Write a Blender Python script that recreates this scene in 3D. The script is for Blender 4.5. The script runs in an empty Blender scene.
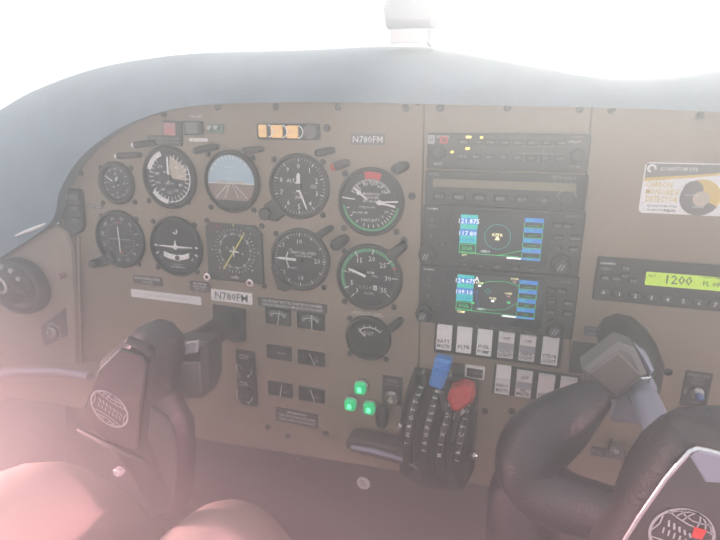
import bpy, math, random
from mathutils import Vector, Matrix, noise
random.seed(7)
S = bpy.context.scene
COL = S.collection
PI = math.pi

# ------------------------------------------------------------------ camera
F = 500.0                                   # focal length in pixels at 720 wide
r = Vector((1650, 150, -F)).normalized()
d = Vector((-50, 1800, F)); d -= r * d.dot(r); d.normalize()
n = r.cross(d)
def ray(x, y):
    c = Vector((x - 360, y - 270, F))
    return Vector((r.dot(c), n.dot(c), -d.dot(c)))
v0 = ray(371, 202); v0 /= v0.y
c0 = Vector((v0.x * r[2] + v0.y * n[2] - v0.z * d[2],))if False else None
fw = Vector((r[2], n[2], -d[2]))
k0 = .58 / v0.dot(fw)
CAM = Vector((0, 0, 1.0)) - v0 * k0
def U(x, y, w=0.0):
    """point seen at pixel (x, y) on the plane standing w metres in front of the panel"""
    v = ray(x, y); t = (-w - CAM.y) / v.y
    p = CAM + v * t
    return Vector((p.x, -w, p.z))
cam = bpy.data.objects.new('camera', bpy.data.cameras.new('camera'))
COL.objects.link(cam)
rt = Vector((r[0], n[0], -d[0])); up = -Vector((r[1], n[1], -d[1]))
M = Matrix((rt, up, -fw)).transposed().to_4x4(); M.translation = CAM
cam.matrix_world = M
cam.data.sensor_width = 36; cam.data.lens = F / 720 * 36
cam.data.clip_start = .01; cam.data.clip_end = 200
S.camera = cam

# --------------------------------------------------------------- materials
def mat(name, col, rough=.5, metal=0, bump=0, bscale=400, var=.06, vscale=30, emit=None, estr=1, coat=0, spec=.5, trans=0, detail=3):
    m = bpy.data.materials.new(name); m.use_nodes = True
    nt = m.node_tree; b = nt.nodes['Principled BSDF']
    def N(t): return nt.nodes.new(t)
    tc = N('ShaderNodeTexCoord')
    nz = N('ShaderNodeTexNoise'); nz.inputs['Scale'].default_value = vscale; nz.inputs['Detail'].default_value = detail
    nt.links.new(tc.outputs['Object'], nz.inputs['Vector'])
    cr = N('ShaderNodeValToRGB')
    c = Vector(col)
    cr.color_ramp.elements[0].position = .3; cr.color_ramp.elements[1].position = .7
    cr.color_ramp.elements[0].color = (*(c * (1 - var)), 1); cr.color_ramp.elements[1].color = (*(c * (1 + var)), 1)
    nt.links.new(nz.outputs['Fac'], cr.inputs['Fac'])
    nt.links.new(cr.outputs['Color'], b.inputs['Base Color'])
    b.inputs['Roughness'].default_value = rough; b.inputs['Metallic'].default_value = metal
    b.inputs['Specular IOR Level'].default_value = spec
    b.inputs['Coat Weight'].default_value = coat
    if trans: b.inputs['Transmission Weight'].default_value = trans
    if bump:
        n2 = N('ShaderNodeTexNoise'); n2.inputs['Scale'].default_value = bscale; n2.inputs['Detail'].default_value = 4
        nt.links.new(tc.outputs['Object'], n2.inputs['Vector'])
        bp = N('ShaderNodeBump'); bp.inputs['Strength'].default_value = bump; bp.inputs['Distance'].default_value = .001
        nt.links.new(n2.outputs['Fac'], bp.inputs['Height']); nt.links.new(bp.outputs['Normal'], b.inputs['Normal'])
    if emit:
        b.inputs['Emission Color'].default_value = (*emit, 1); b.inputs['Emission Strength'].default_value = estr
    return m
PANEL  = mat('panel_paint', (.315, .245, .18), .55, bump=.15, bscale=900, var=.05, vscale=14)
PANEL2 = mat('side_panel_plastic', (.34, .27, .22), .6, bump=.2, bscale=500, var=.05)
BLACK  = mat('black_plastic', (.020, .020, .020), .4, bump=.1, bscale=800)
BLACKG = mat('gloss_black', (.012, .012, .013), .15)
DIALK  = mat('dial_black', (.013, .012, .013), .6)
RING   = mat('bezel_black', (.028, .027, .026), .38, bump=.08)
GREY   = mat('grey_plastic', (.16, .15, .145), .45, bump=.1)
DGREY  = mat('dark_grey_plastic', (.055, .05, .05), .5, bump=.1)
LGREY  = mat('light_grey', (.42, .42, .44), .4)
WHITE  = mat('white_marking', (.85, .85, .82), .5, var=.02)
IVORY  = mat('ivory_plastic', (.92, .90, .87), .35, var=.03)
PAPER  = mat('paper_label', (.92, .91, .90), .6, var=.03)
SMOKE  = mat('smoked_mark', (.35, .34, .33), .6)
RED    = mat('red_marking', (.7, .03, .03), .5)
REDP   = mat('red_plastic', (.55, .035, .03), .35, var=.1)
BLUEP  = mat('blue_plastic', (.03, .22, .62), .35, var=.1)
GREEN  = mat('green_marking', (.03, .42, .15), .5)
YELLOW = mat('yellow_marking', (.75, .7, .12), .5)
GOLD   = mat('gold_print', (.72, .52, .12), .5)
TAN    = mat('tan_print_reflection', (.58, .50, .40), .6)
SKY    = mat('horizon_blue', (.42, .56, .64), .45, var=.08)
EARTH  = mat('horizon_brown', (.27, .2, .17), .5, var=.15)
CHROME = mat('polished_metal', (.75, .75, .76), .16, metal=1)
STEEL  = mat('brushed_steel', (.45, .44, .43), .35, metal=1, bump=.1)
SHIELD = mat('glareshield_padding', (.145, .205, .26), .55, bump=.35, bscale=260, var=.12)
LEATH  = mat('dark_leather', (.028, .022, .028), .33, bump=.9, bscale=420, var=.15)
LEATH2 = mat('stitched_leather', (.035, .028, .03), .38, bump=.7, bscale=300, var=.15)
MAROON = mat('dark_maroon_cover', (.075, .048, .052), .6, bump=.25, bscale=200, var=.12)
CLOTH  = mat('pale_trouser_cloth', (.36, .28, .25), .85, bump=.5, bscale=600, var=.05)
PINK   = mat('faded_pink', (.52, .26, .26), .4)
AMBER  = mat('amber_lamp', (.75, .48, .2), .3, emit=(1, .55, .2), estr=.33)
LED    = mat('amber_led', (.9, .7, .1), .3, emit=(1, .85, .3), estr=.9)
LAMPG  = mat('green_lamp', (.0, .6, .2), .2, emit=(.0, 1, .36), estr=.36)
LAMPG2 = mat('green_lamp_core', (.1, .9, .4), .2, emit=(.15, 1, .5), estr=1.3)
LCD    = mat('lcd_green', (.5, .75, .05), .3, emit=(.50, .72, .06), estr=.30)
LCDO   = mat('lcd_olive', (.22, .2, .12), .3, var=.03)
LCDK   = mat('lcd_digits', (.05, .12, .01), .5)
SCRK   = mat('screen_black', (.01, .01, .011), .12, emit=(.03, .03, .032), estr=.3)
SCRB   = mat('screen_blue', (.01, .1, .35), .2, emit=(.02, .22, .65), estr=.55)
SCRT   = mat('screen_teal', (.0, .3, .3), .2, emit=(.0, .52, .50), estr=.6)
SCRG   = mat('screen_green', (.0, .4, .1), .2, emit=(.05, .6, .2), estr=.55)
SCRW   = mat('screen_white', (.8, .8, .8), .2, emit=(.9, .95, 1), estr=.7)
SCRY   = mat('screen_yellow', (.8, .7, .4), .2, emit=(1, .9, .5), estr=.9)
VIOLET = mat('violet_grey_plate_sheen', (.30, .30, .38), .3, var=.05)  # bluish reflections on the yoke metal are put into this colour
NAVY   = mat('navy_placard', (.03, .035, .07), .5)
BROWNP = mat('brown_placard', (.06, .04, .042), .55)
COMPW  = mat('compass_case_glare_pale', (.70, .73, .76), .4)  # glare washing out the compass is put into this pale colour
HUBP   = mat('hub_plate', (.055, .042, .045), .16, var=.1, coat=.6)
BLUEK  = mat('blue_knob', (.12, .18, .45), .4)

# ------------------------------------------------------------ text outlines
_tc = {}
def text_geo(s):
    if s in _tc: return _tc[s]
    cu = bpy.data.curves.new('t', 'FONT'); cu.body = s; cu.size = 1
    cu.align_x = 'CENTER'; cu.align_y = 'CENTER'; cu.resolution_u = 1; cu.offset = .006
    o = bpy.data.objects.new('t', cu); COL.objects.link(o)
    dg = bpy.context.evaluated_depsgraph_get(); dg.update()
    me = bpy.data.meshes.new_from_object(o.evaluated_get(dg))
    vs = [(v.co.x, v.co.y) for v in me.vertices]; fs = [tuple(p.vertices) for p in me.polygons]
    # make every face look out of the panel
    out = []
    for f in fs:
        a = sum(vs[f[i]][0] * vs[f[(i + 1) % len(f)]][1] - vs[f[(i + 1) % len(f)]][0] * vs[f[i]][1] for i in range(len(f)))
        out.append(f if a > 0 else f[::-1])
    if vs:
        x0 = min(v[0] for v in vs); x1 = max(v[0] for v in vs); y0 = min(v[1] for v in vs); y1 = max(v[1] for v in vs)
        vs = [(v[0] - (x0 + x1) / 2, v[1] - (y0 + y1) / 2) for v in vs]
        wd, ht = x1 - x0, y1 - y0
    else: wd = ht = 1
    bpy.data.objects.remove(o); bpy.data.curves.remove(cu); bpy.data.meshes.remove(me)
    _tc[s] = (vs, out, wd, ht); return _tc[s]

# ---------------------------------------------------------------- mesh pot
def rrect(cx, cy, sx, sy, rad=0, seg=3):
    hx, hy = sx / 2, sy / 2; rad = min(rad, hx * .999, hy * .999)
    if rad <= 0: return [(cx - hx, cy - hy), (cx + hx, cy - hy), (cx + hx, cy + hy), (cx - hx, cy + hy)]
    P = []
    for (qx, qy, a0) in ((hx - rad, -hy + rad, -PI / 2), (hx - rad, hy - rad, 0), (-hx + rad, hy - rad, PI / 2), (-hx + rad, -hy + rad, PI)):
        for i in range(seg + 1):
            a = a0 + PI / 2 * i / seg
            P.append((cx + qx + rad * math.cos(a), cy + qy + rad * math.sin(a)))
    return P
def inset(P, c):
    n_ = len(P); out = []
    for i in range(n_):
        a = Vector(P[i - 1]); b = Vector(P[i]); e = Vector(P[(i + 1) % n_])
        d1 = (b - a); d2 = (e - b)
        if d1.length < 1e-9 or d2.length < 1e-9: out.append(tuple(b)); continue
        d1.normalize(); d2.normalize()
        n1 = Vector((-d1.y, d1.x)); n2 = Vector((-d2.y, d2.x))
        m = n1 + n2
        if m.length < 1e-6: m = n1
        m.normalize(); k = c / max(.35, m.dot(n1))
        out.append(tuple(b + m * k))
    return out
def ccw(P):
    a = sum(P[i][0] * P[(i + 1) % len(P)][1] - P[(i + 1) % len(P)][0] * P[i][1] for i in range(len(P)))
    return list(P) if a > 0 else list(P)[::-1]
class MB:
    """mesh pot; local axes: u right, v up, w out of the panel towards the seats"""
    def __init__(s): s.v = []; s.f = []; s.m = []; s.mats = []
    def mi(s, m):
        if m not in s.mats: s.mats.append(m)
        return s.mats.index(m)
    def add(s, vs, fs, m):
        o = len(s.v); s.v += [tuple(x) for x in vs]; k = s.mi(m)
        for f in fs: s.f.append(tuple(i + o for i in f)); s.m.append(k)
        return s
    def prism(s, P, w0, w1, m, c=0, mf=None):
        P = ccw(P); n_ = len(P); loops = [[(x, y, w0) for x, y in P]]
        if c:
            loops.append([(x, y, w1 - c) for x, y in P]); loops.append([(x, y, w1) for x, y in inset(P, c)])
        else: loops.append([(x, y, w1) for x, y in P])
        vs = [q for L in loops for q in L]; fs = []
        for k in range(len(loops) - 1):
            for i in range(n_):
                j = (i + 1) % n_
                fs.append((k * n_ + i, k * n_ + j, (k + 1) * n_ + j, (k + 1) * n_ + i))
        fs.append(tuple(range(n_))[::-1])
        s.add(vs, fs, m)
        s.add(loops[-1], [tuple(range(n_))], mf or m)
        return s
    def box(s, u, v, su, sv, w0, w1, m, rad=0, c=0, mf=None): return s.prism(rrect(u, v, su, sv, rad), w0, w1, m, c, mf)
    def flat(s, P, w, m): P = ccw(P); return s.add([(x, y, w) for x, y in P], [tuple(range(len(P)))], m)
    def rect(s, u, v, su, sv, w, m): return s.flat(rrect(u, v, su, sv), w, m)
    def line(s, a, b, t, w, m, t2=None):
        a = Vector(a); b = Vector(b); dd = (b - a)
        if dd.length < 1e-9: return s
        dd.normalize(); q = Vector((-dd.y, dd.x)); t2 = t if t2 is None else t2
        return s.flat([tuple(a - q * t / 2), tuple(b - q * t2 / 2), tuple(b + q * t2 / 2), tuple(a + q * t / 2)], w, m)
    def arc(s, u, v, r0, r1, a0, a1, w, m, seg=None):
        """angles clockwise from 12 o'clock, degrees"""
        seg = seg or max(4, int(abs(a1 - a0) / 6)); vs = []; fs = []
        for i in range(seg + 1):
            a = math.radians(a0 + (a1 - a0) * i / seg)
            vs += [(u + r0 * math.sin(a), v + r0 * math.cos(a), w), (u + r1 * math.sin(a), v + r1 * math.cos(a), w)]
        for i in range(seg): fs.append((2 * i, 2 * i + 2, 2 * i + 3, 2 * i + 1))
        return s.add(vs, fs, m)
    def ticks(s, u, v, r0, r1, angs, t, w, m):
        for a in angs:
            a = math.radians(a); sn, cs = math.sin(a), math.cos(a)
            s.line((u + r0 * sn, v + r0 * cs), (u + r1 * sn, v + r1 * cs), t, w, m)
        return s
    def disc(s, u, v, rad, w, m, seg=40): return s.flat([(u + rad * math.cos(2 * PI * i / seg), v + rad * math.sin(2 * PI * i / seg)) for i in range(seg)], w, m)
    def lathe(s, u, v, prof, m, seg=40, sx=1):
        vs = []; fs = []
        for (rr, w) in prof:
            for i in range(seg):
                a = 2 * PI * i / seg; vs.append((u + rr * sx * math.cos(a), v + rr * math.sin(a), w))
        for k in range(len(prof) - 1):
            for i in range(seg):
                j = (i + 1) % seg; fs.append((k * seg + i, k * seg + j, (k + 1) * seg + j, (k + 1) * seg + i))
        if prof[0][0] > 1e-6 : pass
        s.add(vs, fs, m)
        return s
    def knob(s, u, v, rad, w0, h, m, seg=28, flute=0, mf=None):
        P = []
        for i in range(seg):
            a = 2 * PI * i / seg; q = rad * (1 - (flute if i % 2 else 0)); P.append((u + q * math.cos(a), v + q * math.sin(a)))
        return s.prism(P, w0, w0 + h, m, rad * .14, mf)
    def text(s, t, u, v, h, w, m, wd=None, rot=0):
        vs, fs, tw, th = text_geo(t); k = h / max(th, .5); kx = k if wd is None else wd / tw
        cr_, sr = math.cos(rot), math.sin(rot)
        return s.add([(u + x * kx * cr_ - y * k * sr, v + x * kx * sr + y * k * cr_, w) for x, y in vs], fs, m)
    def tube(s, path, rads, m, seg=14, caps=True, flat=1.0):
        """tube along (u,v,w) points"""
        P = [Vector(p) for p in path]; vs = []; fs = []
        if not hasattr(rads, '__len__'): rads = [rads] * len(P)
        ref = Vector((0, 0, 1))
        t0 = (P[1] - P[0]).normalized()
        if abs(t0.dot(ref)) > .9: ref = Vector((0, 1, 0))
        for i, p in enumerate(P):
            t = (P[min(i + 1, len(P) - 1)] - P[max(i - 1, 0)]).normalized()
            a = ref - t * ref.dot(t)
            if a.length < 1e-5: a = Vector((1, 0, 0)) - t * t.x
            a.normalize(); b = t.cross(a); ref = a
            for k in range(seg):
                q = 2 * PI * k / seg
                vs.append(tuple(p + (a * math.cos(q) * flat + b * math.sin(q)) * rads[i]))
        for i in range(len(P) - 1):
            for k in range(seg):
                j = (k + 1) % seg; fs.append((i * seg + k, i * seg + j, (i + 1) * seg + j, (i + 1) * seg + k))
        if caps: fs.append(tuple(range(seg))[::-1]); fs.append(tuple((len(P) - 1) * seg + k for k in range(seg)))
        return s.add(vs, fs, m)
    def build(s, name, parent=None, loc=None, smooth=35, world=False):
        me = bpy.data.meshes.new(name)
        V = s.v if world else [(x, -w, y) for (x, y, w) in s.v]
        me.from_pydata(V, [], s.f); me.update()
        for m in s.mats: me.materials.append(m)
        me.polygons.foreach_set('material_index', s.m)
        me.validate()
        if smooth:
            me.polygons.foreach_set('use_smooth', [True] * len(me.polygons)); me.set_sharp_from_angle(angle=math.radians(smooth))
        o = bpy.data.objects.new(name, me); COL.objects.link(o)
        if parent: o.parent = parent
        if loc is not None: o.location = loc
        return o
def tag(o, label, cat, group=None):
    o['label'] = label; o['category'] = cat
    if group: o['group'] = group
    return o
def thing(name, label, cat, px, py, w=0, group=None):
    o = bpy.data.objects.new(name, None); COL.objects.link(o); o.location = U(px, py, w); o.empty_display_size = .01
    return tag(o, label, cat, group)
def struct(o): o['kind'] = 'structure'; return o
def scl(px, py, w=0):
    e = .5; a = U(px - e, py, w); b = U(px + e, py, w); c = U(px, py - e, w); dn = U(px, py + e, w)
    return (b.x - a.x), (c.z - dn.z)          # metres per pixel along u and v
def L(px, py, o, w=0):
    """pixel -> local (u, v) of thing o"""
    p = U(px, py, w); return (p.x - o.location.x, p.z - o.location.z)
def LP(pts, o, w=0): return [L(x, y, o, w) for x, y in pts]
def quad(tl, tr, br, bl, w=0):
    a, b, c, e = [U(*p, w) for p in (tl, tr, br, bl)]
    x0 = (a.x + e.x) / 2; x1 = (b.x + c.x) / 2; z1 = (a.z + b.z) / 2; z0 = (c.z + e.z) / 2
    return (x0 + x1) / 2, (z0 + z1) / 2, x1 - x0, z1 - z0

def screw_mb(u, v, rad=.0036, w=0.0):
    b = MB(); b.lathe(u, v, [(rad, w), (rad, w + .0009), (rad * .8, w + .0019), (0.0001, w + .0023)], RING, 14)
    b.line((u - rad * .5, v - rad * .3), (u + rad * .5, v + rad * .3), rad * .25, w + .0026, BLACKG)
    return b
def screws(o, pts, rad=.0036, w=0, px=True):
    for p in pts:
        q = L(*p, o) if px else p
        screw_mb(*q, rad, w).build('screw', o)

# ================================================================== panels
def prismthing(name, label, cat, pts, w0, w1, m, c=.001, group=None):
    ax = sum(p[0] for p in pts) / len(pts); ay = sum(p[1] for p in pts) / len(pts)
    t = thing(name, label, cat, ax, ay, 0, group)
    b = MB(); b.prism(LP(pts, t, 0), w0, w1, m, c)
    b.build('face_plate', t)
    return t
G = 'instrument panel sections'
LPAN = [(77, 420), (70, 380), (67, 300), (67, 240), (58, 222), (52, 205), (56, 182), (76, 156), (104, 130), (140, 113), (170, 104), (210, 98), (300, 95), (424, 96), (416, 474)]
lp = prismthing('instrument_panel', 'left beige instrument panel section holding the round flight gauges', 'instrument panel', LPAN, -.004, 0, PANEL, group=G)
screws(lp, [(116, 127.5), (164, 114), (218, 107), (276, 107), (338.5, 107), (406, 108), (81, 173), (327, 128), (412, 196), (425, 317), (326, 433), (288, 436), (268, 427), (404, 240)], .0042)
CPAN = [(425, 96), (592, 98), (570, 337), (567, 500), (417, 474)]
cp = prismthing('instrument_panel', 'narrow centre panel section behind the stacked radios and rocker switches', 'instrument panel', CPAN, -.004, 0, PANEL, group=G)
screws(cp, [(440, 108), (508, 107.5), (580, 109), (485, 411), (512, 411), (418, 102)], .004)
RPAN = [(593, 98), (800, 106), (1300, 112), (1300, 560), (800, 490), (567.6, 500), (571, 337)]
rp = prismthing('instrument_panel', 'right beige instrument panel section under the yellow and white sticker', 'instrument panel', RPAN, -.004, 0, PANEL, group=G)
screws(rp, [(612, 110), (700, 115), (668, 372)], .0042)

q = [U(x, y, -.03) for x, y in ((60, 500), (800, 90))]
b = MB(); P = LP([(92, 392), (92, 380), (92, 240), (96, 175), (112, 145), (145, 120), (212, 104), (300, 100), (600, 100), (800, 108), (800, 455), (417, 462), (300, 436)], lp); b.prism(P, -.012, -.0042, DGREY)
bk = b.build('light_block_backing', None, lp.location.copy()); struct(bk)  # unseen dark sheet added to stop light showing through the panel seams

# glareshield -------------------------------------------------------------
B = [(-75, 330), (-40, 285), (0, 258), (50, 223), (60, 190), (80, 158), (110, 134), (140, 119), (170, 110), (210, 104.5), (300, 102), (420, 104), (520, 106), (620, 108), (720, 112), (800, 116), (1000, 128), (1300, 150)]
T = [(-160, 215), (-100, 165), (-45, 135), (0, 110), (25, 95), (50, 84), (80, 73), (110, 65), (145, 59), (200, 53), (300, 50), (420, 46), (520, 58), (620, 74), (720, 66), (800, 60), (1000, 70), (1300, 100)]
def resample(P, k):
    P = [Vector(p) for p in P]; out = []
    for i in range(len(P) - 1):
        for j in range(k):
            t = j / k; p0 = P[max(i - 1, 0)]; p1 = P[i]; p2 = P[i + 1]; p3 = P[min(i + 2, len(P) - 1)]
            out.append(.5 * ((2 * p1) + (p2 - p0) * t + (2 * p0 - 5 * p1 + 4 * p2 - p3) * t * t + (3 * p1 - p0 - 3 * p2 + p3) * t ** 3))
    out.append(P[-1]); return out
Bs = resample(B, 4); Ts = resample(T, 4)
g = MB(); vs = []; NP = 12
for b_, t_ in zip(Bs, Ts):
    p = U(b_.x, b_.y, .022); q = U(t_.x, t_.y, -.075)
    prof = [(p.x, -(-.002), p.z + .004), (p.x, -.018, p.z + .001)]
    for i in range(8):
        a = i / 7
        y = -.022 + (.075 + .022) * (1 - math.cos(a * PI / 2)); zf = math.sin(a * PI / 2)
        prof.append((p.x + (q.x - p.x) * a, y - .0 , p.z + (q.z - p.z) * (zf * .75 + a * .25)))
    prof.append((q.x, .20, q.z - .012)); prof.append((q.x, .42, q.z - .05))
    vs += prof
fs = []
for i in range(len(Bs) - 1):
    for k in range(NP - 1): fs.append((i * NP + k, (i + 1) * NP + k, (i + 1) * NP + k + 1, i * NP + k + 1))
g.add(vs, fs, SHIELD)
gs = g.build('glareshield', world=True, smooth=60)
tag(gs, 'blue-grey padded glareshield arching over the whole instrument panel', 'glareshield')

# windscreen ---------------------------------------------------------------
GL = bpy.data.materials.new('windscreen_glass'); GL.use_nodes = True
nt = GL.node_tree; nt.nodes.clear()
o_ = nt.nodes.new('ShaderNodeOutputMaterial'); mx = nt.nodes.new('ShaderNodeMixShader'); tr = nt.nodes.new('ShaderNodeBsdfTransparent'); gl = nt.nodes.new('ShaderNodeBsdfGlossy')
tr.inputs[0].default_value = (.97, .985, 1, 1); gl.inputs['Roughness'].default_value = .03; mx.inputs[0].default_value = .03
nt.links.new(tr.outputs[0], mx.inputs[1]); nt.links.new(gl.outputs[0], mx.inputs[2]); nt.links.new(mx.outputs[0], o_.inputs['Surface'])
b = MB(); vs = []; NW = 10
xs = [-1.0 + 2.1 * i / 24 for i in range(25)]
for x in xs:
    z0 = 1.05 - .18 * (abs(x) ** 2.2)
    for k in range(NW):
        a = k / (NW - 1)
        vs.append((x, .43 - .75 * a - .06 * math.sin(a * PI) - .12 * x * x, z0 + .62 * math.sin(a * PI / 2) - .14 * x * x * a))
fs = [(i * NW + k, (i + 1) * NW + k, (i + 1) * NW + k + 1, i * NW + k + 1) for i in range(24) for k in range(NW - 1)]
b.add(vs, fs, GL)
ws = b.build('window_1', world=True, smooth=60); struct(ws)

# ============================================================ gauges, dials
def bezel(b, R_, th=.0065, band=.0048, m=RING):
    b.lathe(0, 0, [(R_, 0), (R_, th * .55), (R_ - .0012, th * .85), (R_ - .003, th), (R_ - band * .75, th), (R_ - band, th * .6), (R_ - band, .0012)], m, 56)
def gauge(px, py, hpx, label, screwpts=(), name='flight_gauge', cat='gauge', group='round gauges of the instrument panel', band=.0048):
    t = thing(name, label, cat, px, py, 0, group)
    sx_, sy_ = scl(px, py); R_ = hpx / 2 * sy_
    b = MB(); bezel(b, R_, band=band); b.build('bezel', t)
    screws(t, screwpts)
    return t, R_, R_ - band
def needle(t, a, r1, r0=.006, t1=.0012, t0=.0026, w=.0042, m=WHITE, hub=.004, hm=BLACK, label=None):
    b = MB(); a = math.radians(a); dr = Vector((math.sin(a), math.cos(a))); q = Vector((dr.y, -dr.x))
    P = [-dr * r0 - q * t0 / 2, -dr * r0 + q * t0 / 2, dr * r1 * .85 + q * t0 / 2, dr * r1 + q * t1 / 8, dr * r1 - q * t1 / 8, dr * r1 * .85 - q * t0 / 2]
    b.prism([tuple(p) for p in P], w - .0006, w, m)
    if hub: b.knob(0, 0, hub, .0016, w - .0006, hm)
    o = b.build('needle', t, smooth=0)
    if label: o['label'] = label
    return o
DW = .0016     # dial plane
MW = .0019     # print on the dial

# clock
t, R_, r_ = gauge(117.5, 183, 43, 'small round clock, topmost gauge in the leftmost column of the panel', [(101, 168), (131, 168), (135, 202), (103, 203)], 'panel_clock', 'clock', band=.0075)
b = MB(); b.disc(0, 0, r_, DW, DIALK)
b.ticks(0, 0, r_ * .78, r_ * .95, range(0, 360, 30), .001, MW, WHITE); b.ticks(0, 0, r_ * .88, r_ * .95, range(0, 360, 6), .0004, MW, WHITE)
for a_, s_ in ((0, '12'), (90, '3'), (180, '6'), (270, '9')): b.text(s_, r_ * .58 * math.sin(math.radians(a_)), r_ * .58 * math.cos(math.radians(a_)), .0036, MW, WHITE)
b.build('dial', t); needle(t, 300, r_ * .8, t0=.0018); needle(t, 30, r_ * .5, t0=.0024, w=.0052)

# airspeed
t, R_, r_ = gauge(170.2, 177.5, 63, 'airspeed indicator with white arc and cream window and painted beige reflection, second from left in the top row', [(148, 158.5), (149, 201), (188.5, 202.5)])
b = MB(); b.disc(0, 0, r_, DW, DIALK)
b.arc(0, 0, r_ * .80, r_ * .98, -72, -18, MW, IVORY)
b.arc(0, 0, r_ * .80, r_ * .97, 188, 235, MW, IVORY); b.arc(0, 0, r_ * .86, r_ * .9, 60, 186, MW + .0002, WHITE)
b.flat([(-r_ * .05, 0), (r_ * .1, r_ * .8), (r_ * .75, r_ * .35), (r_ * .72, -r_ * .1)], MW, TAN)  # beige patch paints the cover glass reflection onto the dial
b.ticks(0, 0, r_ * .68, r_ * .86, range(20, 330, 12), .0011, MW + .0003, WHITE)
for a_, s_ in ((45, '40'), (80, '60'), (118, '80'), (150, '100'), (182, '120'), (215, '140'), (250, '160'), (285, '180'), (318, '200')):
    b.text(s_, r_ * .53 * math.sin(math.radians(a_)), r_ * .53 * math.cos(math.radians(a_)), .0042, MW + .0003, WHITE)
b.text('AIR SPEED', 0, r_ * .2, .003, MW, WHITE); b.text('KNOTS', 0, -r_ * .22, .0028, MW, WHITE)
b.build('dial', t); needle(t, 2, r_ * .78, t0=.0026)

# attitude
t, R_, r_ = gauge(232.5, 181.5, 63, 'attitude indicator showing pale blue sky over brown ground, third in the top row', [(208, 154), (253, 158), (211, 207), (254, 210)], 'attitude_indicator', 'gauge')
b = MB(); b.prism([(R_ * .78 * math.sin(a), R_ * math.cos(a) * .98) for a in [math.radians(q) for q in range(128, 233, 8)]] + [(-R_ * .98, -R_ * .25), (R_ * .98, -R_ * .25)], 0, .0035, RING, .001)
b.disc(0, 0, r_, DW + .002, RING); b.build('case', t)
b = MB(); rr = r_ * .95; W_ = DW + .0023
b.flat([(rr * math.sin(math.radians(a)), rr * math.cos(math.radians(a))) for a in range(-95, 96, 5)], W_, SKY)
b.flat([(rr * math.sin(math.radians(95)), rr * math.cos(math.radians(95)))] + [(rr * math.sin(math.radians(a)), rr * math.cos(math.radians(a))) for a in range(100, 138, 5)] + [(-rr * math.sin(math.radians(a)), rr * math.cos(math.radians(a))) for a in range(135, 94, -5)], W_, EARTH)
b.line((-rr, -r_ * .06), (rr, -r_ * .06), .0012, W_ + .0002, WHITE)
for q in (-.7, -.3, .3, .7): b.line((q * .2 * rr, -r_ * .1), (q * rr, -r_ * .6), .0007, W_ + .0002, WHITE)
for q in (.2, .4, .6): b.line((-rr * .25 * q * 1.3, r_ * q - .003), (rr * .25 * q * 1.3, r_ * q - .003), .0006, W_ + .0002, WHITE)
b.ticks(0, 0, rr * .84, rr * .97, (-60, -45, -30, -20, -10, 0, 10, 20, 30, 45, 60), .0013, W_ + .0002, WHITE)
b.build('horizon_card', t)
b = MB(); b.prism([(-r_ * .55, -.001), (-r_ * .18, -.001), (-r_ * .1, -.006), (-r_ * .1, -.004), (-r_ * .2, .001), (-r_ * .55, .001)], W_ + .001, W_ + .002, TAN); b.prism([(r_ * .55, -.001), (r_ * .18, -.001), (r_ * .1, -.006), (r_ * .1, -.004), (r_ * .2, .001), (r_ * .55, .001)], W_ + .001, W_ + .002, TAN)
b.disc(0, -.001, .0015, W_ + .0022, TAN); b.build('aircraft_symbol', t)

# altimeter
t, R_, r_ = gauge(299.5, 186.5, 66, 'altimeter with numerals 0 to 9 and two white hands, fourth in the top row', [(274, 159.5), (323, 162), (323, 215)], 'altimeter', 'gauge')
b = MB(); b.disc(0, 0, r_, DW, DIALK)
b.ticks(0, 0, r_ * .84, r_ * .97, range(0, 360, 36), .0011, MW, WHITE); b.ticks(0, 0, r_ * .9, r_ * .97, [i * 7.2 for i in range(50)], .0005, MW, WHITE)
for i in range(10):
    a_ = math.radians(i * 36); b.text(str(i), r_ * .7 * math.sin(a_), r_ * .7 * math.cos(a_), .0062, MW, WHITE)
b.text('ALT', -r_ * .3, r_ * .2, .0045, MW, WHITE); b.text('CALIBRATED TO', 0, -r_ * .2, .002, MW, SMOKE); b.text('20,000 FEET', 0, -r_ * .3, .002, MW, SMOKE)
b.rect(r_ * .55, r_ * .02, .0085, .0042, MW, SMOKE); b.text('29.9', r_ * .55, r_ * .02, .003, MW + .0002, DIALK)
for q in range(5): b.line((-.005 + q * .0022, -r_ * .42), (-.003 + q * .0022, -r_ * .33), .0009, MW + .0002, WHITE)
b.build('dial', t); needle(t, 2, r_ * .48, t0=.0046, t1=.002); needle(t, 157, r_ * .86, t0=.0022, w=.0054)
b = MB(); q = L(268, 213, t); b.knob(q[0], q[1], .008, .0005, .011, RING, 24, .07); b.build('adjust_knob', t)
b = MB(); b.prism([L(265, 205, t), L(277, 196, t), L(287, 214, t), L(278, 221, t), L(268, 219, t)], 0, .0055, RING, .0015); b.build('knob_housing', t)

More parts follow.
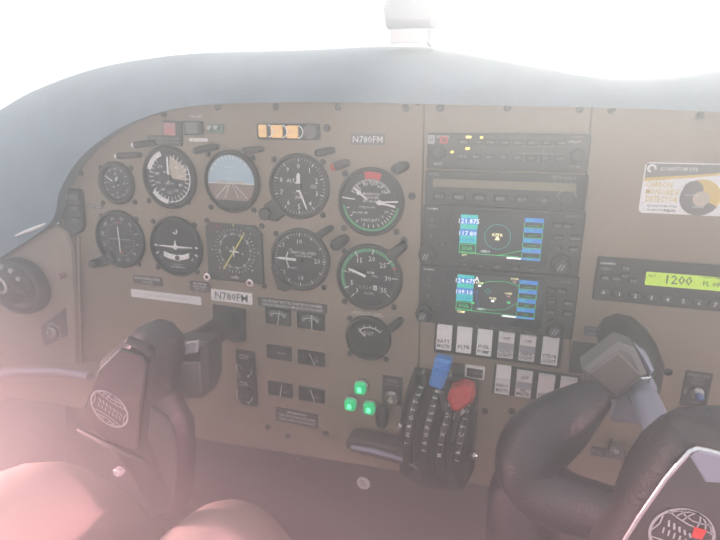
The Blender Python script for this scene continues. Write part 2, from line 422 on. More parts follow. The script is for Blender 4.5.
# manifold pressure / fuel flow
t, R_, r_ = gauge(371, 202, 69, 'manifold pressure and fuel flow gauge with a red segment at the top', [(345, 173.5), (344, 228), (396.5, 232)])
b = MB(); b.disc(0, 0, r_, DW, DIALK)
b.arc(0, 0, r_ * .76, r_ * .99, -14, 22, MW, RED)
b.arc(0, 0, r_ * .9, r_ * .97, 100, 262, MW, GREEN)
b.ticks(0, 0, r_ * .68, r_ * .76, [a for a in range(-62, 66, 4)], .0007, MW + .0002, WHITE); b.ticks(0, 0, r_ * .6, r_ * .76, range(-62, 66, 20), .001, MW + .0002, WHITE)
b.ticks(0, 0, r_ * .74, r_ * .86, [100, 108, 116, 124, 132, 140, 148, 160, 172, 184, 196, 215, 235, 255], .0009, MW + .0002, WHITE)
for a_, s_ in ((-52, '10'), (-20, '20'), (10, '25'), (36, '30'), (62, '35')): b.text(s_, r_ * .5 * math.sin(math.radians(a_)), r_ * .5 * math.cos(math.radians(a_)) + .004, .0042, MW, WHITE)
for a_, s_ in ((118, '20'), (138, '15'), (155, '12'), (172, '9')): b.text(s_, r_ * .62 * math.sin(math.radians(a_)), r_ * .62 * math.cos(math.radians(a_)), .0034, MW, WHITE)
for k, s_ in enumerate(('MANIFOLD', 'PRESSURE', 'IN HG ALG')): b.text(s_, .001, .0095 - k * .0042, .003, MW, WHITE)
b.text('FUEL FLOW', -.004, -.006, .0026, MW, WHITE); b.text('GAL PER HR', -.013, -.0125, .0026, MW, WHITE); b.text('100/130', -.002, -.021, .0042, MW, WHITE)
b.build('dial', t)
b = MB(); b.prism([(-.021, .0155), (-.0195, .0175), (-.003, .0035), (-.0045, .002)], .0036, .0042, WHITE); b.knob(-.014, .0106, .0028, .002, .0024, IVORY); b.build('needle', t, smooth=0)
b = MB(); b.prism([(.007, -.001), (.03, -.0045), (.03, -.0025), (.007, .0018)], .0036, .0042, WHITE); b.prism([(.007, -.0005), (.033, .0012), (.033, .003), (.007, .0012)], .0036, .0042, WHITE); b.knob(.011, 0, .003, .002, .0024, IVORY); b.build('needle', t, smooth=0)
b = MB(); b.prism([(-.034, .0035), (-.034, .0055), (-.018, .0035), (-.018, .0022)], .0036, .0042, WHITE); b.build('pointer_mark', t, smooth=0)

# VOR
t, R_, r_ = gauge(121, 239, 57, 'course deviation dial ringed with numerals, bottom gauge of the leftmost column', [(136.5, 219), (139, 264), (101, 216)])
b = MB(); b.disc(0, 0, r_, DW, DIALK)
b.ticks(0, 0, r_ * .62, r_ * .68, range(0, 360, 10), .0006, MW, WHITE)
for i in range(12):
    a_ = math.radians(i * 30 + 12); b.text(('33', 'N', '3', '6', 'E', '12', '15', 'S', '21', '24', 'W', '30')[i], r_ * .82 * math.sin(a_), r_ * .82 * math.cos(a_), .0048, MW, WHITE, rot=-a_)
b.disc(0, 0, r_ * .58, MW, DIALK); b.line((-r_ * .5, 0), (r_ * .5, 0), .0009, MW + .0003, SMOKE)
for q in range(-4, 5): b.disc(q * r_ * .11, 0, .0007, MW + .0004, WHITE, 8)
b.flat([(-.002, -r_ * .56), (.003, -r_ * .56), (.003, -r_ * .48), (-.002, -r_ * .48)], MW + .0005, RED); b.flat([(-.0015, r_ * .6), (.0015, r_ * .6), (0, r_ * .72)], MW + .0005, RED)
b.text('NAV', r_ * .36, -r_ * .25, .0028, MW + .0004, SMOKE)
b.build('dial', t); o = MB().prism([(-.0008, -r_ * .5), (.0008, -r_ * .5), (.0008, r_ * .5), (-.0008, r_ * .5)], .0036, .0042, WHITE).build('deviation_bar', t, smooth=0)
b = MB(); q = L(99, 262, t); b.knob(q[0], q[1], .0062, .001, .014, RING, 20, .08); b.build('course_knob', t)
b = MB(); b.prism([L(100, 257, t), L(112, 251, t), L(116, 261, t), L(103, 267, t)], 0, .005, RING, .001); b.build('knob_housing', t)

# turn coordinator
t, R_, r_ = gauge(177, 246.5, 59, 'turn coordinator with a white miniature aircraft and ball tube', [(153, 221.5), (194.5, 225), (158, 267), (197.5, 272)], 'turn_coordinator')
b = MB(); b.disc(0, 0, r_, DW, DIALK)
for sgn in (-1, 1):
    b.line((sgn * r_ * .98, .0005), (sgn * r_ * .82, .0005), .0025, MW, WHITE); b.line((sgn * r_ * .94, -r_ * .32), (sgn * r_ * .78, -r_ * .24), .0022, MW, WHITE)
    b.text('L' if sgn < 0 else 'R', sgn * r_ * .68, -r_ * .45, .0045, MW, WHITE)
b.text('TURN COORDINATOR', 0, -r_ * .07, .0018, MW, SMOKE); b.text('2 MIN', 0, -r_ * .52, .003, MW, WHITE); b.text('NO PITCH', 0, -r_ * .68, .0024, MW, WHITE); b.text('INFORMATION', 0, -r_ * .78, .0024, MW, WHITE)
b.arc(0, r_ * .58, .002, .0042, 40, 250, MW, WHITE)
b.build('dial', t)
b = MB(); b.prism([(-r_ * .72, 0), (-.004, -.0012), (.004, -.0012), (r_ * .72, 0), (r_ * .72, .0012), (.004, .0015), (-.004, .0015), (-r_ * .72, .0012)], .003, .004, WHITE)
b.prism([(-.0008, 0), (.0008, 0), (.0008, .0085), (-.0008, .0085)], .003, .004, WHITE); b.knob(0, 0, .0036, .003, .0016, WHITE, 16); b.build('miniature_aircraft', t, smooth=0)
b = MB(); P = [(x * r_ * .55, -r_ * .3 - .004 * (1 - x * x) + .0035) for x in (-1, -.5, 0, .5, 1)] + [(x * r_ * .55, -r_ * .3 - .004 * (1 - x * x) - .0035) for x in (1, .5, 0, -.5, -1)]
b.prism(P, DW, .004, IVORY, .0005); b.build('ball_tube', t)
b = MB(); b.knob(.002, -r_ * .3 - .004, .0034, .0035, .0016, BLACKG, 16); b.build('ball', t)

# HSI (square case)
t = thing('directional_gyro', 'square-cased compass card instrument with a yellow needle and two chrome knobs', 'gauge', 237.5, 250, 0, 'round gauges of the instrument panel')
x, z, W_, H_ = quad((208, 222), (263, 226), (264, 284), (210, 277)); ux, uz = x - t.location.x, z - t.location.z
b = MB(); ch = .010; P = [(ux - W_ / 2, uz - H_ / 2), (ux + W_ / 2, uz - H_ / 2), (ux + W_ / 2, uz + H_ / 2 - ch), (ux + W_ / 2 - ch, uz + H_ / 2), (ux - W_ / 2 + ch * .5, uz + H_ / 2), (ux - W_ / 2, uz + H_ / 2 - ch * .5)]
b.prism(P, 0, .006, RING, .0012); b.build('case', t)
b = MB(); cr_ = .0315; w_ = .0062; b.disc(0, 0, cr_ + .001, w_, DIALK); b.arc(0, 0, cr_ * .70, cr_ * .73, 0, 360, w_ + .0002, SMOKE)
b.ticks(0, 0, cr_ * .84, cr_ * .95, range(0, 360, 10), .0006, w_ + .0003, WHITE)
for i in range(12):
    a_ = math.radians(i * 30 + 25); b.text(('33', 'N', '3', '6', 'E', '12', '15', 'S', '21', '24', 'W', '30')[i], cr_ * .72 * math.sin(a_), cr_ * .72 * math.cos(a_), .004, w_ + .0004, WHITE, rot=-a_)
b.line((-.0, cr_), (-.0, cr_ * 1.14), .0015, w_ + .0004, YELLOW)
for a_ in (45, -45, 90, -90, 135, -135, 180): b.ticks(0, 0, cr_ * 1.04, cr_ * 1.1, (a_,), .0012, w_ + .0004, WHITE)
b.text('HDG', -cr_ * .7, cr_ * .98, .0026, w_ + .0004, RED); b.text('NAV', cr_ * .7, cr_ * .98, .0026, w_ + .0004, GREEN)
for q in (-.2, -.1, .1, .2): b.disc(q * cr_ * 1.8, -q * .5 * cr_, .0009, w_ + .0005, WHITE, 8)
b.rect(-.002, -cr_ * 1.13, .012, .003, w_ + .0004, SMOKE); b.build('dial', t)
needle(t, 34, cr_ * .97, r0=cr_ * .95, t0=.0016, w=w_ + .003, m=YELLOW, hub=0, label='long yellow course needle')
b = MB(); b.prism([(-.0007, -.007), (.0007, -.007), (.0007, .007), (-.0007, .007)], w_ + .003, w_ + .0036, WHITE); b.prism([(-.006, -.001), (.006, -.001), (.006, .001), (-.006, .001)], w_ + .003, w_ + .0036, WHITE); b.build('aircraft_symbol', t, smooth=0)
for qx in ((210, 275.5), (252.5, 281.5)):
    q = L(*qx, t, .008); b = MB(); b.knob(q[0], q[1], .0055, .006, .010, CHROME, 20, .08); b.disc(q[0], q[1], .0028, .0163, BLACKG, 16); b.build('knob', t)
screws(t, [(207, 220.5), (262, 226), (264.5, 286)])

# VSI
t, R_, r_ = gauge(300.5, 259.5, 62, 'vertical speed indicator with its needle pointing left and 20 at the right', [(276, 233.5), (324, 287.5), (322, 232)], 'vertical_speed_indicator')
b = MB(); b.disc(0, 0, r_, DW, DIALK)
b.ticks(0, 0, r_ * .84, r_ * .97, range(0, 360, 30), .0013, MW, WHITE); b.ticks(0, 0, r_ * .89, r_ * .97, range(0, 360, 6), .0006, MW, WHITE)
b.text('10', 0, r_ * .66, .0062, MW, WHITE); b.text('10', .001, -r_ * .66, .0062, MW, WHITE); b.text('20', r_ * .66, 0, .0062, MW, WHITE); b.text('5', -r_ * .62, r_ * .5, .005, MW, WHITE); b.text('5', -r_ * .62, -r_ * .5, .005, MW, WHITE)
b.text('VERTICAL SPEED', r_ * .14, r_ * .26, .0034, MW, WHITE); b.text('100 FT PER MIN', r_ * .14, r_ * .14, .0025, MW, WHITE); b.text('UP', -r_ * .35, r_ * .35, .003, MW, WHITE); b.text('DOWN', -r_ * .32, -r_ * .32, .0028, MW, WHITE)
b.arc(0, 0, r_ * .5, r_ * .54, -128, -60, MW, WHITE); b.arc(r_ * .86, 0, .003, .0036, 0, 180, MW, WHITE)
b.build('dial', t); needle(t, 272, r_ * .88, r0=.002, t0=.0032)
b = MB(); b.prism([L(272, 267, t), L(277, 262, t), L(292, 288, t), L(287, 291, t), L(279, 288, t)], 0, .0055, RING, .001); b.build('mounting_ear', t)

# tachometer
t, R_, r_ = gauge(369.5, 277, 66, 'tachometer with a green arc and numerals 5 to 35', [(344.5, 251), (344.5, 301.5), (394, 307), (397, 254)], 'tachometer')
b = MB(); b.disc(0, 0, r_, DW, DIALK)
b.arc(0, 0, r_ * .86, r_ * .98, -118, 62, MW, GREEN); b.arc(0, 0, r_ * .86, r_ * .98, 64, 68, MW, RED)
b.ticks(0, 0, r_ * .88, r_ * .97, range(-140, 150, 6), .0007, MW + .0003, SMOKE)
b.ticks(0, 0, r_ * .78, r_ * .97, [-140, -118, -80, -30, 8, 50, 88, 130], .0012, MW + .0003, WHITE)
for a_, s_ in ((-140, '3'), (-112, '5'), (-74, '10'), (-30, '15'), (8, '20'), (46, '25'), (88, '30'), (128, '35')): b.text(s_, r_ * .64 * math.sin(math.radians(a_)), r_ * .64 * math.cos(math.radians(a_)), .0062, MW, WHITE)
b.text('RPM', .002, r_ * .16, .0034, MW, WHITE); b.text('HUNDREDS', .002, r_ * .05, .0026, MW, WHITE); b.text('HOURS', 0, -r_ * .55, .0026, MW, WHITE)
b.box(0, -r_ * .34, .026, .0062, DW, MW + .0003, BLACKG); b.text('3 0 2 4', -.0045, -r_ * .34, .0042, MW + .0006, SMOKE); b.rect(.0078, -r_ * .34, .0045, .006, MW + .0005, WHITE); b.text('0', .0078, -r_ * .34, .0042, MW + .0007, BLACKG); b.text('7', .0128, -r_ * .34, .0042, MW + .0006, SMOKE)
b.build('dial', t); needle(t, -70, r_ * .75, r0=.003, t0=.003)

# EGT
t, R_, r_ = gauge(368.5, 337.5, 44, 'small round gauge with a white arc and short needle under the tachometer', [(350, 318.5), (350, 353.5), (386, 359)], 'exhaust_temperature_gauge', band=.0045)
b = MB(); b.disc(0, 0, r_, DW, DIALK); b.arc(.002, -.006, r_ * .78, r_ * .84, -42, 42, MW, WHITE); b.ticks(.002, -.006, r_ * .84, r_ * .95, (-40, -20, 0, 20, 40), .0009, MW, WHITE); b.text('EGT', .001, r_ * .25, .0048, MW, WHITE)
b.build('dial', t); needle(t, -48, r_ * .62, r0=-.004, t0=.002, hub=0)

# six strip gauges ----------------------------------------------------------
SG = 'six small rectangular engine gauges'
strip = [((266, 306), (291, 309.5), (291, 326.5), (265.5, 322), 12, 'top left', 'fan'), ((297.5, 311), (325, 314.5), (325, 331), (297.5, 327), 0, 'top right', 'fan'),
         ((267, 343.5), (292, 347), (292, 361.5), (267, 357), 999, 'middle left', 'diamond'), ((298, 349.5), (325, 352.5), (325, 367), (298, 363), -28, 'middle right', 'txt'),
         ((268, 380.5), (293, 384), (293, 398), (268.5, 394), 10, 'bottom left', 'txt'), ((299, 386), (325, 389), (325, 403), (299, 399.5), -20, 'bottom right', 'txt')]
for tl, tr_, br, bl, ang, pos, kind in strip:
    x, z, W_, H_ = quad(tl, tr_, br, bl)
    t = thing('engine_gauge', 'small rectangular engine gauge, %s one of the block of six' % pos, 'gauge', 0, 0, 0, SG); t.location = (x, 0, z)
    b = MB(); b.box(0, 0, W_, H_, 0, .0022, RING, .0015, .0006); b.rect(0, 0, W_ - .003, H_ - .003, .0023, DIALK)
    if kind == 'fan':
        b.arc(0, -H_ * .55, H_ * .72, H_ * .76, -38, 38, .0025, WHITE); b.ticks(0, -H_ * .55, H_ * .76, H_ * .95, range(-36, 40, 9), .0007, .0025, WHITE)
        for k in range(3): b.rect(-W_ * .25 + k * W_ * .25, -H_ * .0 + (k % 2) * .001, .004, .0016, .0025, SMOKE)
    elif kind == 'diamond':
        for q in (-.003, .003): b.arc(W_ * .1 + q, 0, .0012, .0018, 0, 360, .0025, SMOKE)
        b.line((W_ * .1 - .009, 0), (W_ * .1 + .009, 0), .0006, .0025, SMOKE)
    else:
        b.text('TEMP' if ang > -25 else 'AMP', W_ * .2, -H_ * .1, .0026, .0025, SMOKE); b.text('100' if pos[0] == 'b' else '60', W_ * .2, H_ * .12, .0024, .0025, SMOKE)
        b.text('E' if ang == 10 else 'C', -W_ * .3, H_ * .1, .003, .0025, SMOKE)
    b.build('dial', t, smooth=0)
    if ang < 900:
        b = MB(); a = math.radians(ang); b.line((W_ * .06 + H_ * .42 * math.sin(a), H_ * .42 * math.cos(a)), (W_ * .06 - H_ * .42 * math.sin(a), -H_ * .45 * math.cos(a)), .0010, .0034, WHITE); b.build('needle', t, smooth=0)

# ============================================================ small fittings
def placard(tl, tr_, br, bl, lines, label, m=BROWNP, ink=WHITE, name='placard', border=False, rad=.001, h=None, th=.0008, group=None, cat='placard'):
    x, z, W_, H_ = quad(tl, tr_, br, bl)
    b = MB(); b.box(0, 0, W_, H_, 0, th, m, rad)
    if border:
        for sgn in (-1, 1): b.rect(sgn * (W_ / 2 - .0018), 0, .0006, H_ - .0036, th + .0002, ink); b.rect(0, sgn * (H_ / 2 - .0016), W_ - .0036, .0006, th + .0002, ink)
    nl = len(lines); hh = h or H_ * .62 / nl
    for i, s_ in enumerate(lines):
        vs, fs, tw, th_ = text_geo(s_); wd = min(W_ * .88, tw * hh / max(th_, .5))
        b.text(s_, 0, H_ * (.5 - (i + .5) / nl) * .86, hh, th + .0003, ink, wd)
    o = b.build(name, None, (x, 0, z)); return tag(o, label, cat, group)
placard((351, 133), (385, 134.5), (385, 146), (351, 144), ['N780FM'], 'small dark placard reading N780FM near the top of the panel', GREY, WHITE, border=False)
placard((211.5, 287.5), (253, 294.5), (252, 305.5), (211, 299), ['N780FM'], 'white sticker with large black N780FM under the square gauge', PAPER, BLACK, name='registration_sticker', h=.0105, cat='sticker')
placard((131.5, 287), (202, 299), (201, 307), (131, 294.5), ['TURN OFF STROBES IN CLOUD, FOG OR HAZE'], 'long white strip label under the left flight gauges', PAPER, SMOKE, name='label_strip', rad=.001, h=.0028, cat='label')
placard((134, 274), (163, 278.5), (162, 287), (133, 282), ['MANEUVERING SPEED', '119 KTS'], 'small dark placard directly above the long white strip label')
placard((190, 280), (211, 283), (210, 293.5), (190, 289.5), ['MAXIMUM', 'GEAR SPEED', 'EXT 129'], 'small dark placard left of the white N780FM sticker')
placard((258.5, 297), (327.5, 304.5), (327, 314), (258, 305.5), ['THIS AIRCRAFT MUST BE OPERATED AS A NORMAL', 'CATEGORY AIRPLANE IN COMPLIANCE WITH PLACARDS'], 'long dark two-line placard above the block of small engine gauges', DGREY)
placard((343.5, 308), (392.5, 315), (392, 319.5), (343, 312.5), ['RED LINE 2700 RPM - 28 IN MAX', 'AVOID CONTINUOUS OPERATION'], 'narrow placard of pale letters between tachometer and small round gauge', PANEL2, WHITE, th=.0004)
placard((276.5, 407.5), (318, 413.5), (318.5, 427), (276, 421), ['WARNING', 'TURN OFF STROBE LIGHTS WHEN', 'TAXIING NEAR OTHER AIRCRAFT'], 'dark WARNING placard low on the left panel under the engine gauges')
placard((584.5, 325.5), (617.5, 330), (616.5, 338.5), (584, 334.5), ['DEMISTOR', 'CABIN LIGHT'], 'small navy bordered placard under the transponder', NAVY, SMOKE, border=True)
placard((148.5, 134.5), (168, 136), (167, 146), (148, 144), ['GEAR UNSAFE', 'LOW VACUUM'], 'dark two-line placard just left of the red warning lamp', BROWNP, SMOKE)
placard((591, 446), (604.5, 448), (604.5, 456.5), (591, 455), ['PULL'], 'smaller of the two dark placards low behind the right yoke', NAVY, SMOKE)
placard((605, 448), (625.5, 451), (624.5, 459), (604.8, 457), ['CABIN HEAT'], 'wider of the two dark placards low behind the right yoke', NAVY, SMOKE, border=True)
placard((86, 204), (103, 205.5), (103, 209), (86, 208), ['LIGHT  TEST'], 'tiny pale lettering strip beside the black switch block', DGREY, WHITE, th=.0004)

# annunciator strip with amber lights
x, z, W_, H_ = quad((258, 123), (320, 124.5), (320, 141), (258, 138.5))
t = thing('annunciator_strip', 'dark annunciator strip with three lit amber windows left of a round lens', 'annunciator', 0, 0); t.location = (x, 0, z)
b = MB(); b.box(0, 0, W_, H_, 0, .004, BLACK, .003, .001); b.build('housing', t)
for k, (q, s_) in enumerate((((264.5, 131), 'OIL'), ((278.5, 131.5), 'VAC'), ((294, 132), 'ALT'))):
    u, v = L(*q, t); b = MB(); b.box(u, v, .0145 if k else .010, .0145, .004, .0065, AMBER, .002, .0008); b.text(s_, u, v, .0035, .0067, TAN); b.build('lamp_window', t)
    b = MB(); b.arc(u + .007, v, .0065, .0078, 10, 170, .0068, WHITE); b.build('lamp_rim', t)
u, v = L(311.5, 132, t); b = MB(); b.lathe(u, v, [(.0085, .0038), (.0085, .0058), (.007, .0068), (.006, .0062), (.0001, .0068)], GREY, 28); b.build('round_lens', t)

# red warning lamp and dark display
t = thing('warning_lamp', 'faded red square warning lamp with two dark text rows below it', 'warning light', 172, 131)
b = MB(); q = LP([(164, 120), (183, 121.5), (183, 146), (164, 144.5)], t); b.prism(q, 0, .003, BLACK, .0006); b.build('housing', t)
b = MB(); q = LP([(166, 122), (177.5, 123), (177.5, 136), (166, 135)], t); b.prism(q, .003, .0055, PINK, .0006); b.text('GEAR', 0, .0025, .003, .0058, RED); b.text('WARN', 0, -.002, .003, .0058, RED); b.build('lens', t)
b = MB(); q = LP([(178, 123), (182.5, 123.5), (182.5, 136), (178, 136)], t); b.prism(q, .003, .0045, BROWNP); b.build('side_lens', t)
b = MB(); u, v = L(173, 140.5, t)
for k in range(2): b.text('TEST  ON  DIM', u, v - .0022 + k * .0044, .0024, .0034, SMOKE)
b.build('lettering', t)
t = thing('indicator_display', 'small dark square display between the red lamp and the greenish switches', 'display', 194.5, 128)
x, z, W_, H_ = quad((186, 120), (204, 121.5), (204, 135.5), (186, 134)); b = MB(); b.box(0, 0, W_, H_, 0, .005, BLACK, .001, .001); b.build('housing', t)
b = MB(); b.rect(-.001, 0, W_ * .62, H_ * .8, .0052, GREY); b.build('screen', t)
placard((188, 114.5), (205, 115.5), (205, 118.5), (188, 118), ['FUEL VENT'], 'tiny pale lettering strip above the dark square display', PANEL2, WHITE, th=.0004)
placard((189.5, 137.5), (208, 139), (208, 142), (189.5, 141), ['EMERGENCY'], 'tiny ivory lettering strip below the dark square display', IVORY, TAN, th=.0004)
t = thing('toggle_switch_pair', 'pair of tiny greenish toggle switches right of the dark square display', 'switch', 216, 128.5)
b = MB(); x, z, W_, H_ = quad((208, 123.5), (224, 124.5), (224, 134), (208, 133)); b.box(0, 0, W_, H_, 0, .003, mat('green_grey_plastic', (.12, .2, .17), .4), .002, .0006); b.build('base', t)
for q in (-.005, .004): b = MB(); b.tube([(q, 0, .003), (q + .0015, .001, .010)], [.0022, .0028], STEEL, 10); b.build('lever', t)

# post lights ---------------------------------------------------------------
PG = 'post lights beside the gauges'
posts = [((150, 143), (134, 145), 'white-tipped post light above and left of the airspeed indicator', BLACK, IVORY, .0042),
         ((136, 155), (117, 156), 'brownish post light directly above the panel clock', BROWNP, WHITE, .0042),
         ((213, 147), (195, 151), 'grey-tipped post light between airspeed and attitude indicators', BLACK, GREY, .0045),
         ((259, 149), (243, 151), 'short grey post light at upper right of the attitude indicator', DGREY, GREY, .0042),
         ((330, 150.5), (318, 153), 'dark pinkish post light at upper right of the altimeter', DGREY, BROWNP, .0048),
         ((345, 163), (334, 167), 'dull red post light between altimeter and manifold gauge', BROWNP, REDP, .0052),
         ((404, 166), (395, 170), 'dark post light at upper right of the manifold pressure gauge', BLACK, DGREY, .0062),
         ((329, 229), (318, 236), 'dark post light at upper right of the vertical speed indicator', BLACK, BROWNP, .0045),
         ((343, 240), (334, 246), 'short black cap light between vertical speed indicator and tachometer', BLACK, BLACK, .0072),
         ((402, 247), (391, 256), 'black post light at upper right of the tachometer', BLACK, DGREY, .0062),
         ((399, 322), (389, 330), 'black post light at upper right of the small round gauge', BLACK, DGREY, .0052)]
for (a, c_, lab, m1, m2, rad) in posts:
    t = thing('post_light', lab, 'light', (a[0] + c_[0]) / 2, (a[1] + c_[1]) / 2, 0, PG)
    p = L(*a, t, .008); q = L(*c_, t, .014)
    b = MB(); b.tube([(p[0], p[1], 0), (p[0], p[1], .006), ((p[0] * 2 + q[0]) / 3, (p[1] * 2 + q[1]) / 3, .0105), (q[0], q[1], .0125)], [rad * .8, rad * .9, rad, rad], m1, 14); b.build('hood', t, smooth=50)
    dr = Vector((q[0] - p[0], q[1] - p[1])).normalized() * .004
    b = MB(); b.tube([(q[0], q[1], .0125), (q[0] + dr.x, q[1] + dr.y, .013)], [rad * 1.02, rad * .6], m2, 14); b.build('cap', t, smooth=50)

# switch block at left edge
t = thing('switch_block', 'upright black switch block with rounded lower end at the far left edge', 'switch', 76, 210)
b = MB(); P = LP([(64, 188), (82, 189), (84, 193), (86.5, 225), (84, 231), (78, 234), (72, 232), (68, 226), (65, 210)], t); b.prism(P, 0, .007, BLACK, .0015); b.build('body', t)
for k, y in enumerate((197, 208, 220)):
    u, v = L(75 + k * .8, y, t, .007); b = MB(); b.box(u, v, .018, .009, .007, .011, DGREY, .002, .001); b.text(('ON', 'TEST', 'OFF')[k], u, v, .0032, .0113, SMOKE); b.build('rocker', t)
u, v = L(66.5, 196, t, .007); b = MB(); b.box(u, v, .0035, .009, .0072, .0085, LGREY, .001); b.build('side_catch', t)

# dimmer knobs ---------------------------------------------------------------
t = thing('dimmer_panel', 'black placard with two white-arced dimmer knobs left of the engine gauges', 'dimmer panel', 245, 378)
x, z, W_, H_ = quad((237.5, 349), (256, 351.5), (257, 407), (237.5, 402)); ux, uz = x - t.location.x, z - t.location.z
b = MB(); b.box(ux, uz, W_, H_, 0, .0015, BLACK, .004)
for (px_, py_, s1, s2) in ((245, 368, 'SWITCH', 'LIGHTS'), (245, 394.5, 'PANEL', 'LIGHTS')):
    u, v = L(px_, py_, t); b.arc(u, v, .0115, .0128, 20, 165, .0017, WHITE); b.arc(u, v, .0115, .0128, 240, 300, .0017, WHITE)
    b.flat([(u + .002, v - .0108), (u + .007, v - .0085), (u + .0065, v - .0135)], .0017, WHITE); b.text(s1, u, v + .0195, .003, .0017, WHITE); b.text(s2, u, v + .0155, .003, .0017, WHITE)
b.build('face_plate', t)
for (px_, py_) in ((245, 368), (245, 394.5)):
    u, v = L(px_, py_, t, .008); b = MB(); b.knob(u, v, .0095, .0015, .012, BLACK, 32, .08); b.line((u, v), (u - .005, v + .006), .0012, .0137, SMOKE); k_ = b.build('knob', t)
    b = MB(); u, v = L(px_ - 7.5, py_ + 9, t, .003)
    for q in range(4): b.disc(u + (q % 2) * .004 - .001, v + (q // 2) * .004, .0016, .0018, SMOKE, 10)
    b.build('dot_mark', t)

# ============================================================== radio stack
def unit(name, label, cat, tl, tr_, br, bl, m=BLACK, depth=.006, rad=.0015, group=None):
    x, z, W_, H_ = quad(tl, tr_, br, bl)
    t = thing(name, label, cat, 0, 0, 0, group); t.location = (x, 0, z)
    b = MB(); b.box(0, 0, W_, H_, 0, depth, m, rad, .0008)
    t['W'] = W_; t['H'] = H_
    return t, b, W_, H_, depth
# audio panel
t, b, W_, H_, dp = unit('audio_panel', 'audio selector panel with lit amber dots, topmost unit of the radio stack', 'audio panel', (429, 132.5), (589.5, 134.5), (588, 172.5), (427, 168))
b.box(0, .0, W_ * .96, H_ * .86, dp, dp + .0004, DGREY, .002)
b.text('GARMIN', -W_ * .40, H_ * .40, .0026, dp + .0007, WHITE); b.text('PILOT', -W_ * .42, -H_ * .36, .0024, dp + .0007, WHITE); b.text('SQUELCH', W_ * .42, H_ * .42, .0022, dp + .0007, SMOKE); b.text('COPILOT', W_ * .40, H_ * .30, .0024, dp + .0007, WHITE); b.text('VOLUME', W_ * .42, -H_ * .34, .0022, dp + .0007, SMOKE)
for sgn, yy in ((-1, .2), (1, .2)):
    pass
for q in (.17, -.02, -.2): b.line((W_ * .10, H_ * q), (W_ * .37, H_ * q), .0004, dp + .0006, SMOKE)
b.line((W_ * .235, H_ * .2), (W_ * .235, -H_ * .3), .0004, dp + .0006, SMOKE)
b.build('face_plate', t)
names1 = ['MKR', 'COM1', 'COM2', 'COM3', 'NAV1', 'NAV2', 'ADF', 'DME']
for i, s_ in enumerate(names1):
    u = -W_ * .26 + i * W_ * .085; b = MB(); b.box(u, H_ * .26, .0105, .006, dp, dp + .003, BLACK, .001, .0006); b.text(s_, u, H_ * .26, .0022, dp + .0032, SMOKE); b.build('button', t)
for i, s_ in enumerate(['MUTE', 'MIC', 'MIC', 'TEL', 'SPR', 'PA', 'PLT', 'CREW']):
    u = -W_ * .26 + i * W_ * .085; b = MB(); b.box(u, -H_ * .14, .0105, .006, dp, dp + .003, BLACK, .001, .0006); b.text(s_, u, -H_ * .14, .0022, dp + .0032, SMOKE); b.build('button', t)
for (px_, py_, sx_) in ((468.5, 137, .0055), (481.5, 137.5, .003), (452, 152, .003), (467.5, 148.5, .0045)):
    u, v = L(px_, py_, t, .009); b = MB(); b.box(u, v, sx_, .0026, dp + .001, dp + .0036, LED, .0008); b.build('indicator_light', t)
for (px_, py_, w_, h_, m_, s_) in ((431.5, 139.5, .0075, .009, LGREY, 'O'), (444, 140, .0085, .0075, REDP, 'M')):
    u, v = L(px_, py_, t, .006); b = MB(); b.box(u, v, w_, h_, dp, dp + .0015, m_, .0008); b.text(s_, u, v, .004, dp + .0018, BROWNP); b.build('marker_lamp', t)
u, v = L(577, 156, t, .01); b = MB(); b.knob(u, v, .0085, dp, .009, BLACK, 28, .07); b.knob(u, v, .0055, dp + .009, .005, DGREY, 24, .07); b.build('volume_knob', t)
u, v = L(438, 152, t, .01); b = MB(); b.knob(u, v, .0085, dp, .009, BLACK, 28, .07); b.knob(u, v, .0055, dp + .009, .005, DGREY, 24, .07); b.build('volume_knob', t)

# autopilot
t, b, W_, H_, dp = unit('autopilot', 'autopilot controller with a long olive window, second unit of the radio stack', 'autopilot', (427, 170.5), (588, 174.5), (584.5, 209.5), (425, 202.5))
b.text('S-TEC', -W_ * .44, H_ * .40, .003, dp + .0003, SMOKE); b.text('FIFTY FIVE X', W_ * .36, H_ * .40, .003, dp + .0003, SMOKE)
b.build('face_plate', t)
b = MB(); b.box(-.001, H_ * .14, W_ * .885, H_ * .235, dp, dp + .0008, LCDO, .001); b.build('display', t)
for i, s_ in enumerate(('HDG', 'NAV', 'APR', 'REV', 'ALT', 'VS')):
    u = -W_ * .40 + i * W_ * .131; b = MB(); b.box(u, -H_ * .26, .013, .0075, dp, dp + .003, BLACK, .0012, .0008); b.text(s_, u, -H_ * .26, .0032, dp + .0033, SMOKE); b.build('button', t)
u, v = L(566.5, 199, t, .008); b = MB(); b.knob(u, v, .0075, dp, .011, BLACK, 26, .07); b.build('knob', t)
b = MB(); b.arc(u, v, .009, .0098, -80, 80, dp + .0003, SMOKE); b.text('VS/ALT', u, v + .0125, .0028, dp + .0003, WHITE); b.build('lettering', t)

